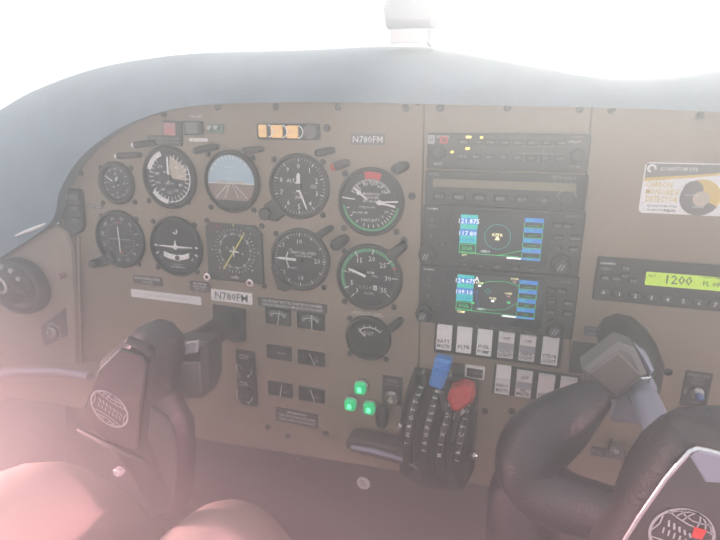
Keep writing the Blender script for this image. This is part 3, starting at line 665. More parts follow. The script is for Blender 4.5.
# navigators
def navigator(tl, tr_, br, bl, stl, str_, sbr, sbl, lab, f1, f2, second):
    t, b, W_, H_, dp = unit('gps_navigator', lab, 'gps navigator', tl, tr_, br, bl, group='two gps navigators in the radio stack')
    b.box(-.001, .002, W_ * .62, H_ * .84, dp, dp + .0006, BLACKG, .003)
    b.text('GARMIN', -W_ * .44, H_ * .43, .0024, dp + .0003, WHITE); b.text('GNS 430', W_ * .42, H_ * .42, .0022, dp + .0003, SMOKE)
    b.text('C', -W_ * .44, H_ * .26, .004, dp + .0003, SMOKE); b.text('PUSH', -W_ * .44, H_ * .15, .002, dp + .0003, SMOKE); b.text('V', -W_ * .44, -.002, .004, dp + .0003, SMOKE); b.text('SQ', -W_ * .36, -H_ * .15, .0024, dp + .0003, SMOKE)
    b.build('face_plate', t)
    a, z, SW, SH = quad(stl, str_, sbr, sbl, dp); u0 = a - t.location.x; v0_ = z - t.location.z
    s = MB(); w1 = dp + .0010; w2 = w1 + .0002; w3 = w2 + .0002
    s.box(u0, v0_, SW + .002, SH + .002, dp, w1, SCRK)
    X = lambda q: u0 + (q - .5) * SW
    Y = lambda q: v0_ + (.5 - q) * SH
    def R(x0, y0, x1, y1, m, w=w2): s.rect(X((x0 + x1) / 2), Y((y0 + y1) / 2), (x1 - x0) * SW, (y1 - y0) * SH, w, m)
    R(0, .02, .215, .36, SCRT); R(0, .10, .215, .24, SCRB, w3); R(0, .36, .215, .70, SCRB); R(0, .52, .215, .70, SCRT, w3)
    s.text(f1, X(.107), Y(.17), SH * .115, w3 + .0002, SCRW); s.text(f2, X(.1), Y(.46), SH * .115, w3 + .0002, SCRW); s.text('118.000', X(.1), Y(.3), SH * .075, w3 + .0002, SCRG); s.text('110.90', X(.1), Y(.62), SH * .1, w3 + .0002, SCRB)
    for y in (.72, .9): R(0, y, .215, y + .015, SCRG, w3)
    R(0, .70, .008, .93, SCRG, w3); R(.207, .70, .215, .93, SCRG, w3)
    s.text('ENR', X(.11), Y(.82), SH * .09, w3 + .0002, SCRG)
    R(.0, .925, .75, .94, SCRG, w3); s.text('TERM' if second else 'GPS', X(.07), Y(.985), SH * .055, w3, SCRY)
    for k in range(4):
        y0 = .02 + k * .235; R(.775, y0, 1, y0 + .10, SCRB); s.text(('DIS', 'DTK', 'TRK', 'ETE')[k], X(.84), Y(y0 + .05), SH * .07, w3, SCRT); R(.775, y0 + .105, .783, y0 + .23, SCRG); R(.992, y0 + .105, 1, y0 + .23, SCRG); R(.775, y0 + .215, 1, y0 + .228, SCRG)
        s.text(('__._', '___', '0.0' if second else '___', '_:__')[k] if not (k == 3 and second) else '0.0', X(.89), Y(y0 + .16), SH * .065, w3, SCRG)
    R(.775, .945, 1, 1, SCRB); R(.6, .955, .775, .995, SCRW); s.text('NAV', X(.87), Y(.972), SH * .05, w3 + .0002, SCRT)
    cx, cy = X(.47), Y(.5)
    if not second:
        s.arc(cx, cy, SW * .155, SW * .160, 0, 360, w3, SCRT, 48)
        s.text('KFPR', cx, cy + .0022, SH * .075, w3, SCRY); s.flat([(cx - .0025, cy - .0035), (cx + .0025, cy - .0035), (cx + .0012, cy), (cx, cy + .0012), (cx - .0012, cy)], w3, SCRY); s.text('OBS-1', X(.33), Y(.86), SH * .06, w3, SCRW)
        pts = [(.5, .93), (.6, .88), (.7, .82), (.775, .78)]
    else:
        s.arc(X(.4), Y(.38), .0022, .0027, 0, 360, w3, SCRT)
        for q, c_ in (((.29, .26), SCRW), ((.66, .46), PINK), ((.47, .62), SCRW), ((.72, .08), PINK), ((.22, .72), SCRG), ((.67, .62), SCRG)):
            s.rect(X(q[0]), Y(q[1]), .0035, .0026, w3, c_); 
            if c_ is not SCRG: s.text('KVRB', X(q[0]), Y(q[1] - .07), SH * .05, w3, SCRY)
        s.text('A', X(.25), Y(.1), SH * .13, w3, SCRW); s.text('OBS-1', X(.33), Y(.86), SH * .06, w3, SCRW)
        pts = [(.27, .24), (.4, .13), (.6, .1), (.7, .13), (.775, .18)]
        q2 = [(.3, .84), (.5, .85), (.65, .8), (.72, .68), (.775, .62)]
        for i in range(4): s.line((X(q2[i][0]), Y(q2[i][1])), (X(q2[i + 1][0]), Y(q2[i + 1][1])), .0005, w3, SCRG)
        q2 = [(.215, .45), (.27, .4), (.26, .6), (.3, .78)]
        for i in range(3): s.line((X(q2[i][0]), Y(q2[i][1])), (X(q2[i + 1][0]), Y(q2[i + 1][1])), .0005, w3, SCRB)
    for i in range(len(pts) - 1): s.line((X(pts[i][0]), Y(pts[i][1])), (X(pts[i + 1][0]), Y(pts[i + 1][1])), .0006, w3, SCRG)
    s.build('screen', t, smooth=0)
    for i, s_ in enumerate(('CDI', 'OBS', 'MSG', 'FPL', 'PROC')):
        u = u0 - SW * .42 + i * SW * .215; v = -H_ * .445; b = MB(); b.box(u, v, .0105, .0045, dp, dp + .0028, BLACK, .001, .0005); b.text(s_, u, v, .0022, dp + .003, SMOKE); b.build('button', t)
    for i, (qx, qy, s_) in enumerate(((.30, .27, '^v'), (.36, .27, 'RNG'), (.31, .09, 'DCT'), (.41, .09, 'MENU'), (.31, -.08, 'CLR'), (.41, -.08, 'ENT'))):
        u = W_ * (qx + .045); v = H_ * qy; b = MB(); b.box(u, v, .0095, .0055, dp, dp + .0028, BLACK, .001, .0005); b.text(s_, u, v, .0024, dp + .003, SMOKE); b.build('button', t)
    for (qx, qy) in ((-.44, .08), (-.44, -.10)): b = MB(); b.box(W_ * (qx + .11), H_ * qy * 2, .004, .012, dp, dp + .002, BLACK, .001, .0005); b.build('flip_key', t)
    for (u, v, rr) in ((-W_ * .455, -H_ * .32, .0100), (W_ * .385, -H_ * .32, .0105)):
        b = MB(); b.knob(u, v, rr, dp, .009, BLACK, 32, .06); b.build('outer_knob', t)
        b = MB(); b.knob(u, v, rr * .68, dp + .009, .008, DGREY, 28, .08)
        for q in (-.0016, .0016): b.line((u + q - .0018, v - .0035), (u + q + .0018, v + .0035), .0012, dp + .0173, LGREY)
        b.build('inner_knob', t)
    return t
navigator((425, 203.5), (584.5, 210.5), (579, 275), (421.5, 262.5), (461, 213), (544, 218), (540, 262), (459, 254), 'upper gps navigator showing a round dashed ring on its screen', '121.875', '117.80', False)
navigator((421.5, 263.5), (579, 276), (571.5, 338), (418.5, 319.5), (457.5, 272.5), (538, 281), (534, 321), (456, 310), 'lower gps navigator showing a curved green route on its screen', '124.675', '109.10', True)

# transponder
t, b, W_, H_, dp = unit('transponder', 'black transponder with a lime green display reading 1200', 'transponder', (597, 254.5), (770, 270), (764, 316), (593, 296.5))
b.text('GARMIN', *L(607, 262, t), .0028, dp + .0003, WHITE)
b.build('face_plate', t)
x, z, SW, SH = quad((646, 271), (742, 279.5), (740, 293.5), (645, 284), dp); u0, v0_ = x - t.location.x, z - t.location.z
b = MB(); b.box(u0, v0_, SW, SH, dp, dp + .0008, LCD, .001); u, v = L(679, 280, t, dp); b.text('1200', u, v, .0092, dp + .0011, LCDK)
u, v = L(652, 275.5, t, dp); b.text('ALT', u, v, .0026, dp + .0011, LCDK); u, v = L(713, 284, t, dp); b.text('FL 085', u, v, .0048, dp + .0011, LCDK); u, v = L(711, 277.5, t, dp); b.text('FLIGHT TIME', u, v, .0020, dp + .0011, LCDK); b.build('display', t)
for i in range(9):
    u, v = L(603.5 + i * 15.9, 292 + i * 1.78, t, .008); b = MB(); b.box(u, v, .0105, .0062, dp, dp + .0035, DGREY, .002, .001); b.text(str((i) % 10), u, v, .0045, dp + .0037, WHITE); b.build('key', t)
for (px_, py_, s_) in ((606, 268.5, 'IDENT'), (605, 278, 'VFR'), (625.5, 268, 'ON'), (616.5, 279, 'STBY'), (625, 276, 'ALT'), (633, 281, 'OFF')):
    u, v = L(px_, py_, t, .008); b = MB(); b.box(u, v, .0078, .0055, dp, dp + .003, DGREY, .0015, .0008); b.text(s_, u, v, .0026, dp + .0033, SMOKE); b.build('button', t)

# CO detector sticker
x, z, W_, H_ = quad((644.3, 161.5), (748, 165), (745, 219), (639.5, 211))
t = thing('detector_card', 'white, grey and gold carbon monoxide detector sticker high on the right panel', 'sticker', 0, 0); t.location = (x, 0, z)
b = MB(); b.box(0, 0, W_, H_, 0, .0012, PAPER, .004)
b.flat([(-W_ / 2 + .001, H_ / 2 - .001), (W_ / 2 - .001, H_ / 2 - .001), (W_ / 2 - .001, H_ * .40), (0, H_ * .28), (-W_ / 2 + .001, H_ * .2)], .0014, GREY)
b.flat([(-W_ / 2 + .0005, H_ * .2), (0, H_ * .28), (W_ / 2 - .001, H_ * .40), (W_ / 2 - .001, H_ * .36), (0, H_ * .23), (-W_ / 2 + .0005, H_ * .13)], .0014, GOLD)
u, v = L(651.5, 168.3, t); b.arc(u, v, .0020, .0042, -170, 110, .0017, WHITE); b.text('QUANTUM EYE', u + .023, v - .0003, .0042, .0017, WHITE, .032)
for k, (s_, wd) in enumerate((('CARBON', .023), ('MONOXIDE', .0285), ('DETECTOR', .0275))): 
    u, v = L(645.5, 184 + 7.2 * k, t); b.text(s_, u + wd / 2, v, .0056, .0017, GOLD, wd)
u, v = L(641, 205, t); b.text('REPLACE 18 MONTHS', u + .018, v, .0019, .0017, DGREY); u, v = L(641, 209, t); b.text('FROM DATE OPENED', u + .017, v, .0018, .0017, DGREY); u, v = L(669, 210.5, t); b.text('Feb 13', u, v, .0028, .0017, BLACK)
b.build('card', t)
u, v = L(699.5, 197.5, t); b = MB(); b.disc(u, v, .0172, .0018, GREY, 48); b.flat([(u, v)] + [(u + .0172 * math.sin(math.radians(a)), v + .0172 * math.cos(math.radians(a))) for a in range(-15, 125, 7)], .0020, GOLD); b.disc(u - .007, v + .007, .0085, .0021, GREY, 32); b.disc(u + .001, v - .001, .0072, .0023, TAN, 32); b.text('CAUTION', u - .008, v + .002, .0018, .0025, WHITE); b.text('DANGER', u, v - .009, .0018, .0025, WHITE); b.build('indicator_disc', t)

# rocker switches -----------------------------------------------------------
t, b, W_, H_, dp = unit('switch_housing', 'black frame around the upper row of white rocker switches', 'switch frame', (435.5, 320.5), (563, 337.5), (560, 368), (434, 350.5), depth=.003, group='frames of the rocker switches'); b.build('frame', t)
t, b, W_, H_, dp = unit('switch_housing', 'black frame around the lower row of white rocker switches', 'switch frame', (494, 363.5), (581, 376), (578, 404), (493, 393), depth=.003, group='frames of the rocker switches'); b.build('frame', t)
RG = 'white rocker switches under the radio stack'
def rocker(px, py, lines, label, on=True, top=None, wpx=15, hpx=27):
    t = thing('rocker_switch', label, 'switch', px, py, .003, RG); sx_, sy_ = scl(px, py, .005); W_ = wpx * sx_; H_ = hpx * sy_
    b = MB(); hi, lo = .0095, .0045
    if on: prof = [(-.5, .003, lo), (-.5, lo, 0), (-.02, .0062, 0), (.5, hi, 0)]
    a = [(-.5, hi if on else lo), (-.06, .0068), (.06, .0068), (.5, lo if on else hi)]
    base = .0; vs = []; fs = []
    for sgn in (-1, 1):
        for (q, w) in a: vs.append((sgn * W_ / 2, q * H_, w - .003))
        vs.append((sgn * W_ / 2, .5 * H_, 0)); vs.append((sgn * W_ / 2, -.5 * H_, 0))
    n_ = 6
    for i in range(n_): j = (i + 1) % n_; fs.append((i + n_, i, j, j + n_)[::-1])
    fs.append(tuple(range(n_))[::-1]); fs.append(tuple(range(n_, 2 * n_)))
    b.add(vs, fs, IVORY)
    b.build('rocker_body', t, smooth=0)
    b = MB()
    def put(s_, q, h):
        w_ = None
        for i in range(3):
            if a[i][0] <= q <= a[i + 1][0]: w_ = a[i][1] + (a[i + 1][1] - a[i][1]) * (q - a[i][0]) / (a[i + 1][0] - a[i][0])
        b.text(s_, 0, q * H_, h, w_ - .003 + .0007, BLACK, min(W_ * .82, text_geo(s_)[2] * h / .72))
    if len(lines) == 2: put(lines[0], -.19, .0044); put(lines[1], -.36, .0044)
    elif lines: put(lines[0], -.28, .0044)
    if top: put(top, .30, .0034)
    if top: b.rect(0, -.02 * H_, W_ * .98, H_ * .26, .0068 - .003 + .0003, LGREY)
    if b.v: b.build('lettering', t, smooth=0)
    return t
rocker(444.7, 334.5, ['BATT', 'MASTR'], 'white rocker switch lettered BATT MASTR')
rocker(464.5, 337.5, ['ALTR'], 'white rocker switch lettered ALTR')
rocker(484.7, 340.2, ['FUEL', 'PUMP'], 'white rocker switch lettered FUEL PUMP')
rocker(506, 344.5, ['LDG', 'LIGHT'], 'white rocker switch lettered LDG LIGHT with OFF on top', False, 'OFF', 16)
rocker(527.2, 347.5, ['NAV', 'LIGHT'], 'white rocker switch lettered NAV LIGHT with OFF on top', False, 'OFF', 16)
rocker(550, 349.3, ['STROB', 'LIGHT'], 'white rocker switch lettered STROB LIGHT under a radio knob', True, None, 16.5)
rocker(503, 378.3, ['RADIO', 'MASTR'], 'white rocker switch lettered RADIO MASTR, first of the lower row')
rocker(523.7, 383.5, ['AP', 'MASTR'], 'white rocker switch lettered AP MASTR, second of the lower row', False, 'OFF', 16)
rocker(545.5, 387, ['PITOT'], 'white rocker switch partly cut by the dark yoke arm', False, None, 16.5)
rocker(567.5, 390, [], 'white rocker switch nearly hidden behind the dark yoke arm', False, None, 16.5)
t = thing('framed_indicator', 'small white-framed indicator window above the red knob', 'indicator', 475, 371.5)
x, z, W_, H_ = quad((465.5, 364.5), (485, 367), (484.5, 379.5), (465, 376.5)); b = MB(); b.box(0, 0, W_, H_, 0, .004, IVORY, .0012, .0006); b.build('frame', t)
b = MB(); b.box(0, 0, W_ * .8, H_ * .68, .004, .0046, BROWNP); b.text('ALTR', -W_ * .2, 0, .0032, .0049, SMOKE); b.text('INOP', W_ * .2, 0, .0032, .0049, SMOKE); b.build('window', t)
placard((451.5, 362), (464, 363.8), (463.5, 376), (451, 374), ['PROP'], 'dark blank-looking placard between blue lever knob and framed window', BROWNP, GREY)
placard((572, 340.5), (603, 345), (601, 376), (569.5, 372), ['CIRCUIT', 'BREAKERS'], 'dark square cover plate behind the left corner of the right yoke collar', DGREY, GREY, name='cover_plate', cat='cover plate', h=.003)

# gear lights -----------------------------------------------------------------
for (px_, py_, lab) in ((361.3, 386.5, 'green lit gear lamp, top one of the three'), (351.3, 403, 'green lit gear lamp, lower left of the three'), (370.3, 406.5, 'green lit gear lamp, lower right of the three')):
    t = thing('gear_lamp', lab, 'indicator light', px_, py_, .004, 'three green landing gear lamps')
    b = MB(); b.box(0, 0, .0145, .0155, 0, .009, LAMPG, .004, .002); b.build('lens', t)
    b = MB(); b.lathe(0, 0, [(.0098, -.004), (.0098, .001), (.0078, .0022), (.007, .001)], STEEL, 28); b.build('collar', t)
    b = MB(); b.box(0, -.0005, .005, .0065, .009, .0096, LAMPG2, .001); b.build('filament_glow', t)
# ELT / gear switch placard with key switch
t = thing('key_switch', 'round metal key switch on a dark placard right of the green lamps', 'switch', 392, 389)
x, z, W_, H_ = quad((383, 375), (403, 377.5), (402, 405), (382, 402)); b = MB(); b.box(x - t.location.x, z - t.location.z, W_, H_, 0, .001, BLACK, .001); b.text('GEAR', 0, .012, .0042, .0013, SMOKE); b.text('AIR COND', 0, .0065, .0028, .0013, SMOKE); b.build('placard', t)
u, v = L(392.5, 397, t); b = MB(); b.lathe(u, v, [(.0098, .001), (.0098, .004), (.008, .0065), (.0055, .0065), (.0045, .005), (.0001, .005)], STEEL, 32); b.build('barrel', t)
b = MB(); b.knob(u, v, .0035, .005, .006, TAN, 16); b.build('center_pin', t)
# gear lever
t = thing('gear_lever', 'dark oval gear lever knob left of the throttle quadrant', 'lever', 382, 416)
b = MB(); u, v = L(383, 413, t); b.tube([(u, v, 0), (u, v - .001, .018)], .004, STEEL, 14); b.build('shaft', t)
b = MB(); u, v = L(382, 417, t, .022); b.tube([(u + .0005, v + .017, .02), (u + .0005, v + .0155, .02), (u, v + .011, .02), (u, v, .02), (u, v - .011, .02), (u, v - .0155, .02), (u, v - .017, .02)], [.001, .0045, .0075, .0085, .0075, .0045, .001], BLACK, 20); b.build('wheel_knob', t, smooth=60)

# parking handle / lower shelf bar
t = thing('parking_brake', 'dark horizontal pull bar with a painted pale highlight on top above the round sticker', 'handle', 381, 454, .03)
b = MB(); P = LP([(346, 441), (352, 439), (400, 449), (412, 453), (410, 462), (400, 466), (352, 453), (345, 448)], t, .03); b.prism(P, -.026, .0, MAROON, .003); b.build('grip', t)
b = MB(); b.tube([(*L(352, 446, t, .03), .003), (*L(372, 449, t, .03), .003), (*L(405, 458, t, .03), .003)], [.003, .0036, .003], VIOLET, 12); b.build('painted_highlight', t)  # violet bar paints the bluish highlight along the handle

# lower cover ----------------------------------------------------------------
LC = [(60, 400), (150, 410), (215, 421), (330, 451), (417, 470), (567, 492), (800, 474), (1300, 545), (1300, 690), (810, 600), (50, 590)]
t = thing('lower_dash_cover', 'dark maroon lower dash cover running below the whole instrument panel', 'dash cover', 380, 520, -.03)
b = MB(); b.prism(LP(LC, t, -.012), -.02, .006, MAROON, .003); b.build('face_plate', t)
screws(t, [(290, 470), (250, 462)], .004, .006)
t2 = thing('round_sticker', 'small round white sticker on the dark lower dash cover', 'sticker', 363.5, 483, .0)
t2.location = U(363.5, 483, .0); t2.location.y = .030 - .006 - .0002
p = U(363.5, 483, -.0238); t2.location = p
b = MB(); b.lathe(0, 0, [(.0098, 0), (.0098, .0008), (.0001, .0009)], PAPER, 36); b.build('disc', t2)
b = MB(); b.text('NO', 0, .0026, .0042, .0012, GREY, rot=-.15); b.text('STEP', 0, -.0026, .004, .0012, GREY, rot=-.15); b.build('lettering', t2)

# throttle quadrant ------------------------------------------------------------
t = thing('throttle_quadrant', 'black throttle quadrant hump with pale lettering down its slots', 'throttle quadrant', 440, 430)
wq = .05
BASE = [(413, 371), (452, 377), (475, 382), (478, 392), (474, 470), (462, 492), (420, 488), (400, 474), (397, 450), (402, 405)]
b = MB(); b.prism(LP(BASE, t, .012), -.0, .014, BLACK, .003); b.build('base_plate', t)
tracks = [((424, 379), (415, 405), (408, 438), (408, 470)), ((440, 382), (432, 410), (425, 445), (427, 478)), ((455, 388), (448, 415), (440, 450), (443, 484)), ((470, 396), (464, 422), (458, 455), (460, 484))]
wn = [.014, .040, .050, .036]
words = ['THROTTLE', 'PROPELLER', 'MIXTURE', 'FRICTION']
for k, tk in enumerate(tracks):
    pts = [(*L(x, y, t, w), w) for (x, y), w in zip(tk, wn)]
    pr = resample([p[:2] for p in pts], 5); wr = [v.x for v in resample([(p[2], 0) for p in pts], 5)]
    P3 = [(a.x, a.y, w) for a, w in zip(pr, wr)]
    b = MB(); b.tube(P3, [.0062] * len(P3), BLACKG, 16); o = b.build('guide_rib', t, smooth=60)
    b = MB()
    wl = words[k]; cnt = len(wl)
    for i, ch_ in enumerate(wl[::-1] if False else wl):
        q = .68 - .52 * i / max(1, cnt - 1); idx = q * (len(P3) - 1); i0 = int(idx); fr = idx - i0
        A = Vector(P3[i0]).lerp(Vector(P3[i0 + 1]), fr); tn = (Vector(P3[i0]) - Vector(P3[i0 + 1])).normalized()
        # letters stand on the front of the rib, reading upward
        out = Vector((0, tn.z, -tn.y)); out = Vector((0, 0, 1)) - tn * tn.z; out.normalize(); side = tn.cross(out)
        vs, fs, tw, th = text_geo(ch_); kk = .0074
        b.add([tuple(A + out * .0066 + tn * (x_ * kk) + (-side) * (y_ * kk)) for x_, y_ in vs], fs, WHITE)
    b.build('lettering', o, smooth=0)
for (px_, py_, rr) in ((399, 427, .0038), (475, 409.5, .0024), (450, 376.5, .0018), (423, 373.5, .0018), (473.5, 457.5, .005), (447, 481, .0022)):
    u, v = L(px_, py_, t, .02); b = MB(); b.lathe(u, v, [(rr, .012), (rr, .018), (rr * .6, .02), (.0001, .0205)], CHROME, 18); b.build('screw', t)
# levers
b = MB(); b.tube([(*L(448, 420, t, .03), .03), (*L(441, 392, t, .05), .05)], [.003, .003], STEEL, 10); pl = b.build('propeller_lever', t)
b = MB(); P = LP([(434.5, 360), (437, 358.5), (450.5, 362), (451.5, 364.5), (443, 389), (440, 391), (429.5, 387), (428.5, 384)], t, .066); b.prism(P, .052, .066, BLUEP, .003)
b2 = b
for q in (.3, .5): pass
ridg = LP([(433.5, 372), (447, 376.5), (446.5, 378), (432.8, 373.8)], t, .067); b.prism(ridg, .0655, .069, BLUEP, .0008); ridg = LP([(435, 366), (449, 370), (448.6, 371.4), (434.5, 367.5)], t, .067); b.prism(ridg, .0655, .069, BLUEP, .0008)
o = b.build('knob', pl); o['label'] = 'ridged blue lever knob'
b = MB(); b.tube([(*L(452, 440, t, .03), .03), (*L(460, 405, t, .048), .048)], [.003, .003], STEEL, 10); ml = b.build('mixture_lever', t)
c0_ = L(460.5, 401, t, .062); P6 = LP([(446.5, 400), (450, 391.5), (463, 387), (473, 390), (475, 397.5), (472.5, 404.5), (458, 414), (451, 411.5)], t, .062)
b = MB(); b.prism(P6, .042, .062, REDP, .0045)
o = b.build('knob', ml, smooth=20); o['label'] = 'faceted red lever knob'
b = MB(); P = LP([(449, 419.5), (451, 417), (463, 411), (464.5, 413), (456, 420)], t, .04); b.prism(P, .034, .040, IVORY, .0006); b.build('lever_tag', ml)
b = MB(); b.tube([(*L(412, 440, t, .03), .035), (*L(408, 420, t, .04), .042)], [.003, .003], STEEL, 10); tl_ = b.build('throttle_lever', t)
b = MB()
for k in range(4): b.line((*L(404 + 2.8 * k, 459 + 1.5 * k, t, .045),), (*L(411 + 2.8 * k, 465 + 1.5 * k, t, .045),), .0008, .0465, LGREY)
b.build('hatch_mark', t, smooth=0)

# right lower items
for (px_, py_, lab) in ((613, 440.5, 'larger grey pull knob behind the right yoke'), (634.5, 446, 'smaller grey pull knob nearest the right yoke pad')):
    t = thing('cable_control', lab, 'knob', px_, py_, 0, 'pull knobs low on the right panel'); b = MB(); b.tube([(0, 0, 0), (0, 0, .012)], .003, STEEL, 12); b.build('shaft', t)
    b = MB(); b.lathe(0, 0, [(.0001, .012), (.007, .012), (.0075, .016), (.0065, .020), (.0001, .021)], GREY, 24); b.disc(0, 0, .003, .0213, LGREY, 16); b.build('knob', t)
# fresh air fan switch
t = thing('fan_switch', 'blue-tipped rotary switch on a dark FRESH AIR FAN placard at the right edge', 'switch', 696, 389)
x, z, W_, H_ = quad((684.5, 370.5), (711.5, 372.5), (707.5, 408), (680.5, 405.5)); ux, uz = x - t.location.x, z - t.location.z
b = MB(); b.box(ux, uz, W_, H_, 0, .001, BLACK, .001); b.text('FRESH AIR', ux, uz + H_ * .40, .0032, .0013, SMOKE); b.text('FAN', ux, uz + H_ * .30, .003, .0013, SMOKE); b.text('HIGH', ux, uz + H_ * .17, .003, .0013, SMOKE); b.text('LOW', ux, uz - H_ * .36, .003, .0013, SMOKE); b.text('MED', ux - W_ * .38, uz - .002, .003, .0013, SMOKE, rot=PI / 2); b.line((ux - W_ * .3, uz + H_ * .235), (ux + W_ * .3, uz + H_ * .235), .0004, .0013, SMOKE); b.build('placard', t)
b = MB(); b.lathe(ux + .001, uz - .003, [(.0062, .001), (.0062, .004), (.004, .006), (.0001, .0065)], STEEL, 24); b.build('collar', t)
b = MB(); b.tube([(ux + .001, uz - .003, .005), (ux + .002, uz - .005, .010), (ux + .0024, uz - .0056, .0115)], [.0028, .0042, .002], BLUEK, 14); b.build('lever', t)

# ============================================================ left side wall
SP = [(-90, 262), (-20, 262), (10, 252), (40, 231), (58, 224), (70, 232), (76, 250), (79, 300), (80, 372), (60, 380), (0, 392), (-110, 400)]
t = thing('side_trim_panel', 'beige side trim panel left of the panel seam, around the air vent', 'trim panel', 20, 310, .006)
b = MB(); b.prism(LP(SP, t, .006), -.004, .006, PANEL2, .003); b.build('face_plate', t)
b = MB(); b.tube([(*L(79.5, 236, t, .012), .007), (*L(80, 300, t, .012), .007), (*L(82, 368, t, .012), .007)], .0022, PANEL2, 10); b.build('edge_bead', t)
b = MB(); b.tube([(*L(18, 235, t, .02), .018), (*L(34, 229, t, .02), .016), (*L(50, 222, t, .02), .014)], [.0015, .003, .0012], IVORY, 10); b.build('bright_trim', t)
# air vent: ball nozzle
t = thing('air_vent', 'dark ball air vent nozzle with a bright rim on the left side trim', 'air vent', 24, 285, .012)
b = MB(); u, v = 0, 0
b.lathe(u, v, [(.044, 0), (.044, .010), (.041, .016), (.036, .018), (.034, .012)], BLACK, 40, 1.2); b.build('socket', t)
b = MB(); b.lathe(u, v + .006, [(.033, .010), (.031, .022), (.025, .032), (.016, .036), (.013, .028), (.0001, .028)], BLACKG, 36, 1.15); b.build('nozzle_ball', t, smooth=60)
b = MB(); b.lathe(.004, v + .010, [(.0125, .035), (.0125, .039), (.009, .040), (.0085, .036)], STEEL, 28); b.build('center_ring', t)
for a in range(-60, 61, 30):
    b = MB(); aa = math.radians(a); b.box(.030 * math.sin(aa) * 1.15, .006 + .030 * math.cos(aa), .007, .006, .028, .031, LGREY, .001); b.build('louver_tab', t)
b = MB(); q = L(60, 276.5, t, .02); b.knob(q[0], q[1], .004, 0, .012, PINK, 14); b.build('lock_button', t)
# ignition switch
t = thing('ignition_switch', 'round ignition key switch on a tilted dark placard below the air vent', 'switch', 54, 330, .012)
b = MB(); b.prism(LP([(41, 326), (66, 308), (68, 335), (44, 347)], t, .012), 0, .001, BROWNP); b.arc(0, -.002, .0115, .0135, -150, 150, .0012, SMOKE); b.ticks(0, -.002, .0135, .017, range(-150, 151, 50), .002, .0012, SMOKE); b.text('START', .0, .019, .0035, .0012, SMOKE, rot=.4); b.build('placard', t)
b = MB(); b.lathe(0, -.002, [(.0095, .001), (.0095, .005), (.007, .008), (.0001, .008)], STEEL, 28); b.prism(rrect(0, -.002, .002, .009), .008, .0085, BLACK); b.build('key_barrel', t)
# left shelf
t = thing('side_pocket', 'pale horizontal ledge of the side pocket left of the left yoke', 'side pocket', 40, 385, .03)
b = MB(); b.prism(LP([(-120, 392), (18, 372), (92, 376), (98, 384), (86, 412), (10, 400), (-120, 430)], t, .05), -.03, .02, PANEL2, .006); b.build('body', t)
b = MB(); b.tube([(*L(-60, 384, t, .055), .026), (*L(18, 371, t, .055), .026), (*L(60, 371, t, .055), .026), (*L(90, 376, t, .055), .026)], [.006] * 4, VIOLET, 12); b.build('lip', t)

# ================================================================== yokes
def globe(u, v, rx, ry, w, rot, m, extra=False):
    b = MB(); cr_, sr = math.cos(rot), math.sin(rot)
    def tr(x, y): return (u + x * rx * cr_ - y * ry * sr, v + x * rx * sr + y * ry * cr_)
    def pl(pts, t_):
        for i in range(len(pts) - 1): b.line(tr(*pts[i]), tr(*pts[i + 1]), t_, w, m)
    N_ = 32; T_ = .0012
    pl([(math.cos(2 * PI * i / N_), math.sin(2 * PI * i / N_)) for i in range(N_ + 1)], T_ * 1.5)
    for q in (-1, 1):
        for e in (.88, .62, .3): pl([(q * e * math.cos(a), math.sin(a)) for a in [math.radians(g) for g in (90, 70, 55, 42, 30)]], T_ * .8); pl([(q * e * math.cos(a), -math.sin(a)) for a in [math.radians(g) for g in (90, 70, 55, 42)]], T_ * .8)
    for q in (.82, .58, -.82, -.6):
        e = math.sqrt(1 - q * q); pl([(-e, q), (-e * .5, q * .86), (0, q * .8), (e * .5, q * .86), (e, q)], T_ * .8)
    pl([(-.88, .35), (-.8, 0), (-.88, -.35)], T_ * .8); pl([(.88, .35), (.8, 0), (.88, -.35)], T_ * .8)
    for k in range(7):
        x = -.62 + k * .2; pl([(x, .28 - .02 * k), (x + .13, .05)], T_ * 1.1); pl([(x + .02, -.05), (x + .1, -.28)], T_ * .9)
    if extra:
        q = [tr(.15, .5), tr(.55, .6), tr(.62, .2), tr(.3, .1)]; b.flat(q, w + .0004, RED)
        q = [tr(.35, .1), tr(.75, .2), tr(.8, -.2), tr(.5, -.2)]; b.flat(q, w + .0004, NAVY)
    return b
def tube_world(name, parent, pts, rads, m, seg=20, flat=1.0):
    """pts = (px, py, w)"""
    o = parent.location; P = []
    for (x, y, w) in pts: p = U(x, y, w); P.append((p.x - o.x, p.z - o.z, w + o.y * 1.0 if False else w - (-o.y)))
    pr = resample([(p[0], p[1], p[2]) for p in P], 4) if len(P) > 2 else [Vector(p) for p in P]
    rr = [v.x for v in resample([(q, 0) for q in rads], 4)] if len(P) > 2 else rads
    b = MB(); b.tube(pr, rr, m, seg, True, flat); return b.build(name, parent, smooth=60)

# left yoke
t = thing('control_yoke', 'left control yoke with a globe emblem on its tall padded hub', 'control yoke', 232, 322, 0, 'control yokes')
def W3(x, y, w): p = U(x, y, w); return (p.x - t.location.x, p.z - t.location.z, w)
def prism_at(b, pts, w0, w1, m, c=0): return b.prism([W3(x, y, w1)[:2] for x, y in pts], w0, w1, m, c)
b = MB(); b.prism(LP([(214, 304), (246, 309), (246, 340), (236, 342), (214, 334)], t), 0, .004, BLACK, .001); b.build('shaft_collar', t)
b = MB(); b.tube([W3(231, 322, .002), W3(205, 338, .06), W3(172, 362, .13), W3(140, 385, .19)], .0165, BLACKG, 28); b.build('shaft', t, smooth=60)
wb = .155
b = MB(); prism_at(b, [(160, 352), (170, 342), (205, 344), (206, 385), (200, 400), (170, 402), (158, 392)], wb - .03, wb, DGREY, .006); cb = b.build('collar_block', t)
b = MB(); prism_at(b, [(171, 362), (199, 363), (201, 392), (196, 398), (174, 397), (170, 390)], wb, wb + .003, GREY, .001); b.build('cover', cb)
